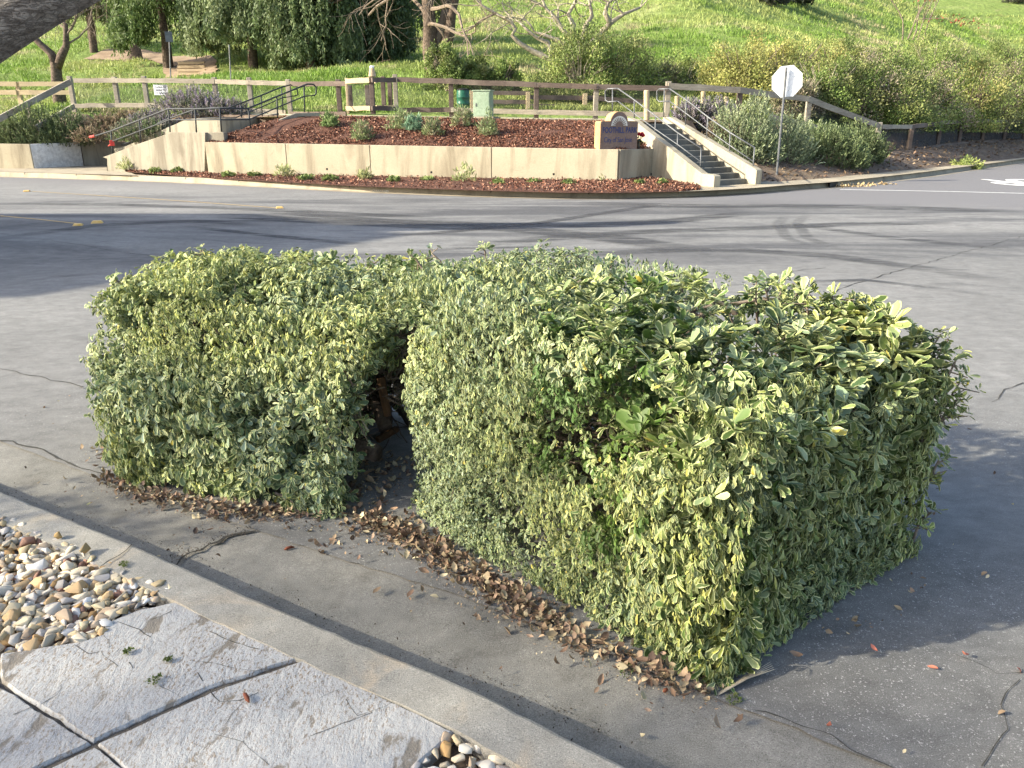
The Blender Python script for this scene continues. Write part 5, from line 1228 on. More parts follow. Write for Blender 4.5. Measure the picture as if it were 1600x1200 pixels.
weeping('dark weeping tree left of the pale one, behind the bare trunk', 262, 50, 70, -110, 84, 620, 401, [(.09, .14, .04), (.12, .17, .055)])
weeping('pale green weeping tree hanging over the grass right of the steps', 395, 48, 95, -130, 88, 1300, 402)
weeping('weeping tree whose strands hang lowest, centre left of the slope', 485, 46, 72, -240, 112, 1900, 403)
weeping('shadowy weeping tree with a dark leaning limb', 560, 50, 88, -260, 100, 2300, 404, [(.09, .13, .05), (.12, .16, .06), (.16, .19, .08)])
weeping('dark tree behind the bare double trunk', 620, 60, 80, -220, 45, 900, 405, [(.09, .12, .045), (.12, .15, .06)])
weeping('dim green tree behind the far left bare trunk', 150, 62, 60, -60, 45, 260, 406, [(.12, .15, .06), (.16, .18, .08)])
# far dark treeline beyond the crest
for k, (a_, lb) in enumerate([(1190, 'dark far bush on the crest at the top edge, left of the stop sign'), (1235, 'dark far bush on the crest straight above the stop sign'), (1592, 'dark far bush at the top right corner')]):
    g = hit_ground(a_, 4)
    e = empty('crest_bush', g, lb, 'bush', 'dark bushes on the far crest'); shrub_leaves('foliage', g, (2.6, 2, 2.2), 160, 16, (.2, .4), [(.05, .06, .035), (.08, .08, .05)], seed=500 + k, parent=e, spread=.12)
    stems(e, g, (2.6, 2, 2.2), 8, seed=k, r0=.06)

# meadow grass
def meadow():
    n = 105000; r = np.random.default_rng(77)
    Y = 30.5 + 125 * r.random(n) ** 1.9; u = r.uniform(-.72, .72, n); X = u * Y
    yf = np.interp(X, XF, YF); ok = (Y > yf + .3) & ~((X > 12) & (Y < yf + 2)); X, Y = X[ok], Y[ok]
    tr_ = np.array([(p.x, p.y) for p in tr]); dmin = np.min(np.hypot(X[:, None] - tr_[None, :, 0], Y[:, None] - tr_[None, :, 1]), 1); ok = dmin > 1.7; X, Y = X[ok], Y[ok]
    Z = hz(X, Y); n = len(X); k = 4; P0_ = np.stack([X, Y, Z - .03], 1); big_ = vn(P0_ * (1, 1, 0), .25, 5); med = vn(P0_ * (1, 1, 0), 1.1, 6)
    P = np.repeat(P0_, k, 0) + r.normal(size=(n * k, 3)) * (.14, .14, 0); D = r.normal(size=(n * k, 3)) * (.4, .4, .1) + (0, 0, 1)
    sz = np.repeat((.09 + .003 * Y) * (1 + .35 * med), k) * r.uniform(.6, 1.3, n * k)
    g1 = np.array([.17, .27, .045]); g2 = np.array([.31, .35, .11]); g3_ = np.array([.38, .34, .19]); f = np.clip(.5 + big_ * 1.2, 0, 1)[:, None]; c = g1 * (1 - f) + g2 * f
    dryf = np.clip((vn(P0_ * (1, 1, 0), .5, 9) - .45) * 3, 0, 1)[:, None]; c = c * (1 - dryf) + g3_ * dryf
    t = np.repeat(c, k, 0) * r.uniform(.65, 1.35, (n * k, 1)); t = np.concatenate([t, np.ones((n * k, 1))], 1)
    tag(leaves('meadow_grass', P, D, r.normal(size=(n * k, 3)), sz, 'leaf', t, [(0, .07), (.6, .05), (1, .005)], r.uniform(0, 1, n * k), .1, cross=2, width=1.2), kind='stuff')
meadow()
# leaf litter on soil banks
pts = []
r_ = random.Random(8)
while len(pts) < 3000:
    x = r_.uniform(6, 30); y = r_.uniform(22, 44); yc = float(np.interp(x, cx_, cy_)); yf = float(np.interp(x, XF, YF))
    if yc + 1.0 < y < yf + .8: pts.append(Vector((x, y, float(hz(x, y)))))
tag(chips('bank_litter', pts, (.06, .16), [(.14, .09, .06), (.20, .14, .09), (.09, .06, .04), (.26, .19, .12)], 9), kind='stuff')

# ------------------------------------------------------------------ street tree whose limb crosses the top left corner
T0 = Vector((-17.6, 12.6, 0)); e = empty('street_tree', T0, 'big rough grey tree limb slanting across the top left corner', 'tree')
m = MB()
Yl = 6.6
a0, a1, a2, a3 = V(-330, 150, 6.2), V(-60, 60, Yl), V(45, 14, Yl), V(185, -62, Yl)
m.tube([T0 - Vector((0, 0, .2)), Vector((-17.3, 12.5, .8)), Vector((-16.6, 12.3, 1.3)), V(-640, 240, 12.1)], [.7, .58, .52, .5], 28, False, .12)
m.tube([V(-720, 290, 12.0), V(-400, 170, 12.0), V(-140, 92, 12.0), V(-35, 52, 12.0), V(60, -6, 12.0), V(170, -66, 12.0), V(215, -110, 12.1)], [.52, .48, .45, .43, .41, .36, .22], 40, True, .10)
trk = m.build('trunk', 'bark_grey' if 'bark_grey' in MATS else 'bark_brown', e, smooth=True)
def bark_mat():
    m, nt, b = nodes_mat('bark_grey'); src = pos(nt)
    mp = N(nt, 'ShaderNodeMapping'); nt.links.new(src, mp.inputs[0]); mp.inputs['Rotation'].default_value = (0, R(35), 0); mp.inputs['Scale'].default_value = (.55, 1.4, 2.2)
    vo = N(nt, 'ShaderNodeTexVoronoi', feature='DISTANCE_TO_EDGE'); vo.inputs['Scale'].default_value = 9
    nz = N(nt, 'ShaderNodeTexNoise'); nt.links.new(mp.outputs[0], nz.inputs['Vector']); nz.inputs['Scale'].default_value = 6; nz.inputs['Detail'].default_value = 6
    ad = N(nt, 'ShaderNodeMix', data_type='RGBA'); ad.inputs[0].default_value = .5; nt.links.new(mp.outputs[0], ad.inputs[6]); nt.links.new(nz.outputs['Color'], ad.inputs[7]); nt.links.new(ad.outputs[2], vo.inputs['Vector'])
    f = noise(nt, src, 40, 6, .75); cr_ = ramp(nt, vo.outputs['Distance'], [(.0, g3(.35)), (.10, g3(.8)), (.4, g3(1))])
    c = ramp(nt, nz.outputs['Fac'], [(.35, (.20, .17, .14)), (.65, (.40, .36, .31))]); c = mixc(nt, c, ramp(nt, cr_, [(0, (.45, .4, .36)), (.8, g3(1))]), 1, 'MULTIPLY')
    c = mixc(nt, c, ramp(nt, f, [(.3, g3(.65)), (.7, g3(1.25))]), .8, 'MULTIPLY'); nt.links.new(c, b.inputs['Base Color']); b.inputs['Roughness'].default_value = .95
    h = N(nt, 'ShaderNodeMath', operation='MULTIPLY_ADD'); nt.links.new(f, h.inputs[0]); h.inputs[1].default_value = .35; nt.links.new(cr_, h.inputs[2]); bump(nt, b, h.outputs[0], 1, .035)
    return m
trk.data.materials[0] = bark_mat()

V3_ = lambda x, y, z: Vector((x, y, z))
# neighbouring buildings just outside the view (they throw the shade on the kerb and the street)
def house(name, label, x0, x1, y0, y1, h, roofh, rz=0):
    c = Vector(((x0 + x1) / 2, (y0 + y1) / 2, 0)); e = empty(name, c, label, 'building')
    m = MB(); m.box((c.x, c.y, h / 2 + .04), (x1 - x0, y1 - y0, h)); m.build('wall', 'stucco', e)
    o = .25; X0, X1, Y0, Y1 = x0 - o, x1 + o, y0 - o, y1 + o; m = MB()
    m.add([(X0, Y0, h), (X1, Y0, h), (X1, Y1, h), (X0, Y1, h), (X0, c.y, h + roofh), (X1, c.y, h + roofh)], [(0, 1, 5, 4), (2, 3, 4, 5), (1, 2, 5), (3, 0, 4), (3, 2, 1, 0)]); m.build('roof', 'roof_tile', e)
    m = MB(); m.box((x1 + .03, c.y, 1.5), (.08, 1.2, 1.1)); m.build('window', 'glass_dark', e)
    return e
# shrub added outside the view on the left to shade the left hedge
for k, (x, y, rr2, hh, lb) in enumerate(((-6.3, 1.95, .62, 2.25, 'tall shrub added unseen just left of the view for its shade'),)):
    shrub('added_shade_shrub', lb, 'shrub', V3_(x, y, .05), (rr2, rr2, hh), 260, 26, (.05, .1), BU, None, 900 + k, shell=.3)
# open-crowned tree added out of view to soften the sun on the kerb
def added_shade_tree(x, y, z, rad, n, lb, seed):
    e = empty('street_tree', (x, y, 0), lb, 'tree'); m = MB(); m.tube([(x, y, -.1), (x + .1, y, z * .5), (x, y + .1, z)], [.28, .2, .1], 9); m.build('trunk', 'bark_brown', e)
    r = np.random.default_rng(seed); d = nrm(r.normal(size=(n, 3))) * r.random((n, 1)) ** .4 * np.array(rad); P = d + (x, y, z); t = np.tile([[.12, .18, .05, 1]], (n, 1)) * r.uniform(.6, 1.3, (n, 1))
    leaves('crown', P, r.normal(size=(n, 3)), r.normal(size=(n, 3)), r.uniform(.12, .2, n), 'leaf', t, OVAL, .3, .1, parent=e, cross=2)
    m = MB(); rr_ = random.Random(seed)
    for _ in range(9): branchy(m, Vector((x, y, z - rad[2] * .5)), Vector((rr_.uniform(-1, 1), rr_.uniform(-1, 1), rr_.uniform(-.1, .8))).normalized(), 1.6, .05, 2, rr_, .15)
    m.build('branches', 'bark_brown', e)
added_shade_tree(-22.6, -4.1, 11.2, (2.2, 2.6, 1.1), 1350, 'open-crowned shade tree added unseen behind the viewer on the left', 61)
house('house', 'two-storey stucco house beyond the left edge of the view', -29, -19, 4.6, 11.8, 7.2, 1.8)

# ------------------------------------------------------------------ the two clipped variegated hedges
SAGE = np.array([[.085, .135, .045], [.125, .18, .065], [.18, .235, .10], [.055, .095, .03], [.16, .215, .12], [.23, .285, .16], [.19, .245, .09]])
LIME = np.array([[.36, .39, .12], [.48, .49, .20], [.28, .33, .09]])
DARK = np.array([[.05, .10, .02], [.075, .135, .03]])
DENS = .86
class Hedge:
    def __init__(s, seed): s.r = np.random.default_rng(seed); s.P = []; s.D = []; s.U = []; s.S = []; s.T = []; s.C = []; s.W = []
    def rosettes(s, c, n, open_, size, nl, tip, tone):
        """c centres, n outward normals, open_ 0 hanging .. 1 spread, size leaf length, nl leaves each, tip share of pale young leaves"""
        r = s.r; k = len(c); 
        if k == 0: return
        op = np.repeat(open_[:, None], nl, 0); ax = nrm(n * (.5 + .5 * open_[:, None]) + np.array([0, 0, .55]) + r.normal(size=(k, 3)) * .35); A = np.repeat(ax, nl, 0)
        rad = r.normal(size=(k * nl, 3)); rad = nrm(rad - (rad * A).sum(1, keepdims=True) * A); el = r.uniform(.05, .75, (k * nl, 1))
        D = rad * (1 - .35 * el) + A * el + np.repeat(n, nl, 0) * .3
        D = nrm(D) * (.35 + .65 * op) + np.array([0, 0, -1.0]) * (1 - op) * r.uniform(.5, 1.25, (k * nl, 1))
        U = A * 1.0 + np.repeat(n, nl, 0) * .6 + r.normal(size=(k * nl, 3)) * .25
        hang = (1 - op[:, 0]) ; drop = r.random(k * nl) * hang * .035
        P = np.repeat(c, nl, 0) + rad * np.repeat(size[:, None], nl, 0) * .12 + r.normal(size=(k * nl, 3)) * .004 + np.stack([0 * drop, 0 * drop, .015 - drop], 1)
        sz = np.repeat(size, nl) * r.uniform(.6, 1.15, k * nl)
        base = SAGE[r.integers(0, len(SAGE), k * nl)]; lime = LIME[r.integers(0, len(LIME), k * nl)]; dark = DARK[r.integers(0, len(DARK), k * nl)]
        tn = np.repeat(tone, nl); isl = (r.random(k * nl) < np.repeat(tip, nl))
        col = np.where(isl[:, None], lime, base); isd = tn < -.98
        col = np.where(isd[:, None], dark, col)
        sun_hue = np.clip(.5 + .7 * vn(c, 2.4, 77) + .25 * vn(c, 9, 78), 0, 1)[:, None]; wgt = np.repeat(sun_hue, nl, 0); col = col * (wgt * np.array([1.12, 1.06, .74]) + (1 - wgt) * np.array([.94, .98, 1.25])); col = col * np.repeat(r.uniform(.62, 1.35, (k, 1)), nl, 0)  # yellowish and grey-sage patches put sunlit and shaded tones into the leaf colour
        col = col * r.uniform(.75, 1.25, (k * nl, 1)); marg = np.where(isd, .12, r.uniform(.55, 1, k * nl)); marg = np.where(r.random(k * nl) < .12, .1, marg)
        yel = r.random(k * nl) < .006; col[yel] = (.50, .42, .08)
        sz = np.where(isl, sz * .85, sz); s.W.append(np.where(isl, r.uniform(.4, .65, k * nl), r.uniform(.6, .95, k * nl)) * np.where(hang > .6, .85, 1))
        s.P.append(P); s.D.append(D); s.U.append(U); s.S.append(sz); s.T.append(np.concatenate([col, marg[:, None]], 1)); s.C.append(np.where(op[:, 0] > .6, r.uniform(.1, .7, k * nl), r.uniform(.4, 1.5, k * nl)))
    def patch(s, a, b, c, d, dens, size=(.022, .036), open_=.15, nl=7, tip=.35, depth=(0, .22), bulge=.05, hole=None, n=None, layers=1.0):
        """a,b bottom left/right, c,d top right/left as seen from outside"""
        r = s.r; a, b, c, d = [np.array(tuple(q), float) for q in (a, b, c, d)]
        nn = np.cross(b - a, d - a); area = np.linalg.norm(nn); nn = nn / area if n is None else np.array(n, float)
        k = int(dens * area * DENS); u = r.random((k, 1)); v = r.random((k, 1)); P = (a * (1 - u) + b * u) * (1 - v) + (d * (1 - u) + c * u) * v
        f = vn(P, 5, 11); g = vn(P, 1.6, 12); lay = r.random(k) ** 1.8
        edge = np.minimum(np.minimum(u, 1 - u) * np.linalg.norm(b - a), np.minimum(v + .3, 1 - v) * np.linalg.norm(d - a))[:, 0]
        off = bulge * f * .7 + bulge * g - depth[1] * lay - .05 * np.clip(1 - edge / .10, 0, 1)
        keep = np.ones(k, bool)
        pit = vn(P, 7, 21) > .46; keep &= ~(pit & (lay < .7))
        if hole is not None: keep &= hole(P, lay)
        P = (P + nn * off[:, None])[keep]; lay = lay[keep]; k = len(P); g2 = vn(P, 2.3, 31) * .8 + vn(P, 9, 32) * .35
        oo = np.clip(open_ + .25 * vn(P, 3, 33) + .1 * r.normal(size=k), 0, 1); oo = np.where(lay > .5, np.clip(oo + .4, 0, 1), oo)
        sz = r.uniform(size[0], size[1], k) * .98 * (1 + .25 * vn(P, 2.0, 35)) * np.where(lay > .5, 1.25, 1)
        tp = np.clip(tip + .25 * vn(P, 2.6, 36), 0, 1) * np.where(lay > .45, .15, 1)
        N_ = nrm(np.tile(nn, (k, 1)) + r.normal(size=(k, 3)) * .25); s.rosettes(P, N_, oo, sz, nl, tp, g2)
    def build(s, parent, name='foliage'):
        P, D, U = map(np.concatenate, (s.P, s.D, s.U)); S_ = np.concatenate(s.S); T = np.concatenate(s.T); C_ = np.concatenate(s.C)
        ok = P[:, 2] > .012; P[:, 2] = np.maximum(P[:, 2], .015); low = P[:, 2] - S_ * .8 < 0; D[low, 2] = np.abs(D[low, 2]) * .1
        return leaves(name, P, D, U, S_, 'hedge_leaf', T, OBOV, C_, .28, parent=parent, cross=3, width=np.concatenate(s.W))
def twigs(parent, pts, n, name, seed, zr=(.15, .9), r0=.006, ln=.22, mat='twig'):
    r = random.Random(seed); m = MB()
    for k in range(n):
        p = r.choice(pts)() ; d = Vector((r.gauss(0, .6), r.gauss(0, .6), r.gauss(.3, .6))).normalized(); q = p + d * ln * r.uniform(.5, 1.4); mid = p.lerp(q, .5) + Vector((r.gauss(0, .02), r.gauss(0, .02), r.gauss(0, .02)))
        q.z = max(q.z, .02); m.tube([p, mid, q], [r0 * r.uniform(.5, 1.2), r0 * .6, r0 * .35], 4, False)
    return m.build(name, mat, parent)
V3 = lambda x, y, z: Vector((x, y, z))
# right hedge: A near corner, B front far end, C side far end, Dk back corner
A_, B_, C_, K_ = V3(.655, 2.02, 0), V3(-.525, 3.31, 0), V3(1.75, 2.88, 0), V3(-.02, 4.35, 0)
zA, zB, zC, zK = .98, 1.14, .83, 1.10
KC = V3(1.45, 3.55, 0)
hr = empty('clipped_hedge', (.7, 3.0, 0), 'larger clipped hedge at right, big open leaves and bare twigs on its top', 'hedge', 'clipped hedges at the kerb')
H = Hedge(1)
up3 = lambda p, z: V3(p.x, p.y, z)
H.patch(A_ + V3(0, 0, .02), B_, up3(B_, zB), up3(A_, zA), 0, n=(-.7, -.7, 0)) if False else None
# outward normal of the front face must point to the camera side
def orient(a, b, c, d, out):
    nn = (b - a).cross(d - a)
    return (a, b, c, d) if nn.dot(out) > 0 else (b, a, d, c)
outF = V3(-.72, -.69, 0).normalized(); outS = V3(.62, -.78, 0).normalized()
# front face in three columns with different character
def fr(t, z): p = A_.lerp(B_, t); return V3(p.x + .035 * t * z, p.y, z)
zt = lambda t: zA + (zB - zA) * t
for (t0, t1, size, op, tip_, den, nl) in ((0, .25, (.025, .041), .14, .34, 2700, 8), (.25, .62, (.022, .035), .14, .42, 3200, 8), (.62, 1.0, (.018, .028), .25, .12, 3900, 7)):
    q = orient(fr(t0, .02), fr(t1, .02), fr(t1, zt(t1)), fr(t0, zt(t0)), outF); H.patch(*q, den, size, op, nl, tip_, bulge=.045)
SK = outF * .03
for (t0, t1) in ((0, .5), (.5, 1)):
    q = orient(fr(t0, .015) + SK, fr(t1, .015) + SK, fr(t1, .16), fr(t0, .16), outF); H.patch(*q, 4200, (.02, .032), .15, 7, .25, depth=(0, .08), bulge=.03)
q = orient(A_ + outS * .03 + V3(0, 0, .015), C_ + outS * .03 + V3(0, 0, .03), up3(C_, .16), up3(A_, .16), outS); H.patch(*q, 3400, (.022, .036), .2, 7, .2, depth=(0, .08), bulge=.03)
q = orient(A_ + V3(0, 0, .02), C_ + V3(.02, 0, .06), up3(C_, zC), up3(A_, zA), outS)
H.patch(*q, 2300, (.026, .044), .28, 8, .20, bulge=.06, hole=lambda P, lay: ~((P[:, 2] > .55 + .35 * (2.95 - P[:, 1])) & (P[:, 0] > 1.3) & (vn(P, 4, 44) > .35)))
q = orient(C_ + V3(0, 0, .03), KC + V3(0, 0, .03), up3(KC, .86), up3(C_, .82), V3(.8, .4, 0)); H.patch(*q, 1100, (.028, .045), .4, 6, .1)
q = orient(B_ + V3(0, 0, .03), K_ + V3(0, 0, .03), up3(K_, zK), up3(B_, zB), V3(-.8, .5, 0)); H.patch(*q, 1900, (.018, .03), .2, 7, .15)
q = orient(K_ + V3(0, 0, .03), KC + V3(0, 0, .03), up3(KC, .88), up3(K_, zK), V3(.4, .9, 0)); H.patch(*q, 900, (.03, .045), .4, 6, .1)
# top: left part dense and small, right part large open leaves with a sag and gaps
def tp_(s_, t, dz=0):    # s_: 0 front .. 1 back ; t: 0 near corner .. 1 far end
    f = A_.lerp(B_, t); zf_ = zA + (zB - zA) * t; bk = C_.lerp(KC, min(1, t * 2.2)) if t < .45 else KC.lerp(K_, (t - .45) / .55); zb_ = .84 + (zK - .84) * t ** .6
    p = f.lerp(bk, s_); return V3(p.x, p.y, zf_ + (zb_ - zf_) * s_ + dz)
SAG = V3(.80, 3.15, 0)
def tophole(P, lay): return ~(((P[:, 0] - .95) / .17) ** 2 + ((P[:, 1] - 3.3) / .36) ** 2 < 1)
q = orient(tp_(0, .55), tp_(0, 1), tp_(1, 1), tp_(1, .55), V3(0, 0, 1)); H.patch(*q, 2500, (.022, .036), .40, 7, .30, bulge=.055)
q = orient(tp_(0, .3), tp_(0, .55), tp_(1, .55), tp_(1, .3), V3(0, 0, 1)); H.patch(*q, 820, (.045, .074), .7, 8, .22, depth=(0, .3), bulge=.09, hole=tophole)
q = orient(tp_(0, 0), tp_(0, .3), tp_(1, .3), tp_(1, 0), V3(0, 0, 1)); H.patch(*q, 720, (.050, .082), .75, 8, .22, depth=(0, .3), bulge=.09, hole=tophole)
# sprigs that break the outline
def sprig(H, par, base, tip, n, size, m, op=.8, tipc=.25):
    m = MB()
    base, tip = Vector(base), Vector(tip); mid = base.lerp(tip, .55) + V3(random.gauss(0, .02), random.gauss(0, .02), .01); m.tube([base, mid, tip], [.007, .005, .003], 5, False)
    c = []; 
    for k in range(n):
        f = .35 + .65 * (k / max(1, n - 1)); p = base.lerp(mid, f / .55) if f < .55 else mid.lerp(tip, (f - .55) / .45); o = V3(random.gauss(0, .03), random.gauss(0, .03), random.gauss(0, .02)) * (1.0 if k < n - 1 else .1); 
        m.tube([p, p + o * 1.0], [.003, .002], 4, False); c.append(tuple(p + o))
    c = np.array(c); d = nrm(np.array([tuple((tip - base).normalized())] * n) + H.r.normal(size=(n, 3)) * .4)
    H.rosettes(c, d, np.full(n, op), H.r.uniform(size[0], size[1], n), 7, np.full(n, tipc), H.r.uniform(-.4, .5, n)); m.build('sprig_stem', 'twig', par, smooth=True)
mt = MB()
def sil(px_, py_, Y): return V(px_, py_, Y)
for (bx, by, tx_, ty, Y, n, sz) in ((1410, 650, 1470, 522, 2.96, 14, (.034, .05)), (1420, 660, 1495, 560, 2.9, 13, (.032, .048)), (1400, 640, 1432, 560, 2.98, 10, (.034, .05)), (1430, 700, 1497, 622, 2.88, 12, (.032, .046)), (1185, 520, 1182, 440, 3.2, 8, (.034, .052)), (1215, 520, 1225, 436, 3.2, 8, (.034, .05)), (1265, 520, 1262, 452, 3.15, 9, (.034, .052)), (1310, 540, 1300, 462, 3.1, 9, (.034, .052)), (1340, 560, 1335, 478, 3.1, 9, (.034, .052)), (1365, 570, 1362, 490, 3.05, 8, (.03, .045)), (1150, 520, 1122, 462, 3.45, 5, (.035, .05)), (1080, 500, 1062, 430, 3.65, 6, (.032, .05)), (1040, 480, 1010, 428, 3.7, 6, (.03, .045)), (1215, 520, 1196, 452, 3.25, 7, (.03, .05)), (1250, 510, 1240, 444, 3.2, 6, (.03, .05)),
        (1290, 530, 1285, 470, 3.1, 6, (.03, .05)), (1350, 560, 1352, 492, 3.05, 7, (.03, .045)), (1330, 540, 1320, 482, 3.15, 6, (.03, .05)), (1400, 660, 1450, 545, 2.95, 9, (.03, .044)), (1410, 650, 1482, 530, 2.95, 12, (.03, .044)), (1420, 690, 1498, 600, 2.9, 11, (.028, .042)), (1420, 650, 1470, 560, 2.93, 10, (.03, .042)), (1425, 700, 1485, 650, 2.9, 10, (.028, .042)),
        (1440, 600, 1455, 530, 2.98, 5, (.02, .03)), (1430, 780, 1466, 720, 2.88, 10, (.028, .042)), (1425, 850, 1455, 800, 2.86, 10, (.028, .042)), (760, 410, 752, 385, 4.2, 4, (.025, .035)), (690, 410, 684, 388, 4.3, 4, (.025, .035)), (840, 415, 836, 392, 4.1, 4, (.025, .04)), (900, 425, 905, 398, 4.0, 4, (.025, .04)), (960, 440, 955, 412, 3.9, 5, (.028, .04)), (660, 420, 640, 398, 3.9, 4, (.02, .03))):
    sprig(H, hr, sil(bx, by, Y), sil(tx_, ty, Y), n, sz, mt)
# bare branches seen in the gap of the top
for pl_ in ([(1060, 492), (1095, 480), (1130, 478), (1175, 470), (1230, 466)], [(1075, 500), (1110, 488), (1150, 486)], [(1150, 492), (1135, 478), (1118, 470)], [(1095, 505), (1098, 480), (1102, 450)], [(1110, 492), (1115, 470), (1120, 455)], [(1040, 470), (1070, 480), (1100, 500)],
            [(930, 500), (960, 495), (990, 492)], [(870, 455), (910, 440), (940, 437)], [(1060, 540), (1100, 530), (1160, 532)]):
    P = [V(a_, b_, 3.35 if a_ > 1000 else 3.5) for a_, b_ in pl_]; MB().tube(P, [.013 - .007 * i / len(P) for i in range(len(P))], 6, False, .2).build('bare_branch', 'twig', hr, smooth=True)
def inside_right():
    t = random.uniform(.12, .95); s_ = random.uniform(.2, .75); p = tp_(s_, t); return V3(p.x, p.y, random.uniform(.12, p.z - .25))
twigs(hr, [inside_right], 2600, 'inner_twigs', 3, ln=.17)
m = MB(); r_ = random.Random(3)
for (x, y) in ((.2, 3.35), (.65, 2.95), (1.1, 2.9), (.1, 3.8), (.75, 3.4)): branchy(m, V3(x, y, 0), V3(r_.gauss(0, .3), r_.gauss(0, .3), 1).normalized(), .5, .028, 3, r_, .25, 0)
m.build('trunk', 'bark_brown', hr)
# dark inner leaves block the view through
k = 16000; t = H.r.random(k); s_ = H.r.uniform(.1, .9, k); c = np.array([tuple(tp_(float(a_), float(b_))) for a_, b_ in zip(s_, t)]); top_z = c[:, 2].copy(); c[:, 2] = H.r.uniform(.05, 1, k) * (top_z - .1)
ok = ~((((c[:, 0] - .95) / .2) ** 2 + ((c[:, 1] - 3.3) / .4) ** 2 < 1) & (c[:, 2] > .72)); c = c[ok]; k = len(c)
H.rosettes(c[:7000], nrm(H.r.normal(size=(len(c[:7000]), 3))), np.full(len(c[:7000]), .7), H.r.uniform(.03, .045, len(c[:7000])), 4, np.zeros(len(c[:7000])), np.full(len(c[:7000]), 0.))
H.build(hr)

# left hedge
hl = empty('clipped_hedge', (-1.3, 4.0, 0), 'smaller rounded clipped hedge at left, a dark twiggy hollow at its right end', 'hedge', 'clipped hedges at the kerb')
E_, F_, J_, I_ = V3(-2.06, 3.58, 0), V3(-.79, 3.17, 0), V3(-.42, 4.55, 0), V3(-1.95, 4.75, 0)
F2 = V3(-.52, 3.42, 0)
H = Hedge(2)
fl_ = lambda t, z: V3(E_.x + (F_.x - E_.x) * t, E_.y + (F_.y - E_.y) * t, z)
q = orient(E_ + V3(.03, 0, .02), F_ + V3(-.02, 0, .02), up3(F_, .62), V3(-2.13, 3.62, .62), V3(-.3, -1, 0)); H.patch(*q, 2500, (.028, .046), .22, 8, .16, bulge=.06)
q = orient(V3(-2.13, 3.62, .6), V3(-.72, 3.24, .6), V3(-.64, 3.42, .93), V3(-2.08, 3.78, .93), V3(-.3, -1, 0)); H.patch(*q, 2900, (.024, .038), .22, 7, .42, bulge=.06)
q = orient(V3(-.74, 3.42, .58), V3(-.46, 3.82, .60), V3(-.40, 3.92, .98), V3(-.66, 3.60, .95), V3(-.3, -1, 0)); H.patch(*q, 2600, (.024, .04), .25, 7, .4, bulge=.05, depth=(0, .3))
q = orient(E_ + V3(.03, -.035, .015), F_ + V3(-.02, -.035, .015), up3(F_, .16), up3(E_, .16), V3(-.3, -1, 0)); H.patch(*q, 3600, (.024, .038), .2, 7, .2, depth=(0, .08), bulge=.03)
# shoulder + top
q = orient(V3(-2.08, 3.76, .92), V3(-.62, 3.46, .92), V3(-.42, 3.95, 1.02), V3(-1.98, 4.12, 1.04), V3(0, -.4, 1)); H.patch(*q, 2500, (.025, .040), .35, 7, .42, bulge=.06)
q = orient(V3(-1.98, 4.12, 1.04), V3(-.40, 3.95, 1.02), V3(-.36, 4.55, 1.00), V3(-1.80, 4.75, 1.02), V3(0, 0, 1)); H.patch(*q, 2000, (.026, .042), .45, 7, .35, bulge=.07)
# sides and back
q = orient(E_ + V3(0, 0, .02), I_ + V3(0, 0, .02), V3(-1.98, 4.75, .95), V3(-2.15, 3.74, .93), V3(-1, 0, 0)); H.patch(*q, 2200, (.026, .042), .25, 7, .3)
q = orient(I_ + V3(0, 0, .02), J_ + V3(0, 0, .02), up3(J_, 1.02), up3(I_, .98), V3(0, 1, 0)); H.patch(*q, 900, (.03, .045), .4, 6, .2)
q = orient(F_ + V3(-.06, .02, .02), V3(-.78, 3.9, .02), V3(-.72, 3.9, .55), V3(-.84, 3.34, .55), V3(1, 0, 0)); H.patch(*q, 700, (.03, .045), .35, 6, .1, depth=(0, .3))
mt = MB()
for (bx, by, tx_, ty, Y, n, sz) in ((300, 412, 318, 390, 4.4, 5, (.03, .042)), (395, 410, 380, 388, 4.5, 5, (.03, .042)), (460, 412, 452, 392, 4.5, 4, (.03, .04)), (300, 412, 300, 392, 4.3, 4, (.03, .04)), (250, 430, 236, 414, 4.1, 4, (.028, .04)), (200, 450, 175, 432, 3.9, 5, (.028, .04)), (170, 490, 142, 480, 3.78, 4, (.028, .04)), (170, 560, 140, 552, 3.72, 5, (.03, .045)), (175, 610, 150, 610, 3.7, 5, (.03, .045)),
        (520, 420, 510, 402, 4.4, 4, (.03, .04)), (570, 430, 590, 408, 4.2, 5, (.03, .04)), (545, 590, 575, 690, 3.4, 7, (.035, .055)), (500, 600, 530, 740, 3.35, 6, (.03, .045)), (530, 560, 560, 620, 3.38, 8, (.03, .05)), (430, 770, 470, 795, 3.22, 5, (.03, .045)), (470, 760, 520, 775, 3.25, 5, (.03, .045))):
    sprig(H, hl, sil(bx, by, Y), sil(tx_, ty, Y), n, sz, mt, .6)
# twigs hanging in the hollow
def zg(x, y): return (x / 4 + 440, y / 4 + 560)
for pl_, r0 in (([(290, 325), (380, 320), (430, 300), (455, 320), (450, 370)], .005), ([(420, 270), (440, 310), (460, 345)], .005), ([(345, 380), (365, 450), (400, 480), (410, 500), (360, 515), (310, 480)], .005), ([(400, 490), (455, 455)], .004), ([(310, 590), (350, 640), (375, 690), (355, 770), (345, 830)], .008),
                 ([(270, 760), (340, 740), (372, 715)], .006), ([(375, 740), (440, 830)], .004), ([(250, 530), (290, 600), (330, 560)], .005), ([(480, 300), (500, 380), (540, 450)], .005), ([(370, 0), (385, 60), (400, 110)], .008), ([(310, 40), (280, 70), (230, 80)], .005), ([(250, 500), (330, 520), (345, 560)], .005), ([(300, 700), (330, 690), (370, 705)], .005)):
    P = [V(*zg(a_, b_), 3.40) for a_, b_ in pl_]; MB().tube(P, [r0 * .9] * len(P), 5, False, .2).build('bare_branch', 'bark_pale', hl, smooth=True)
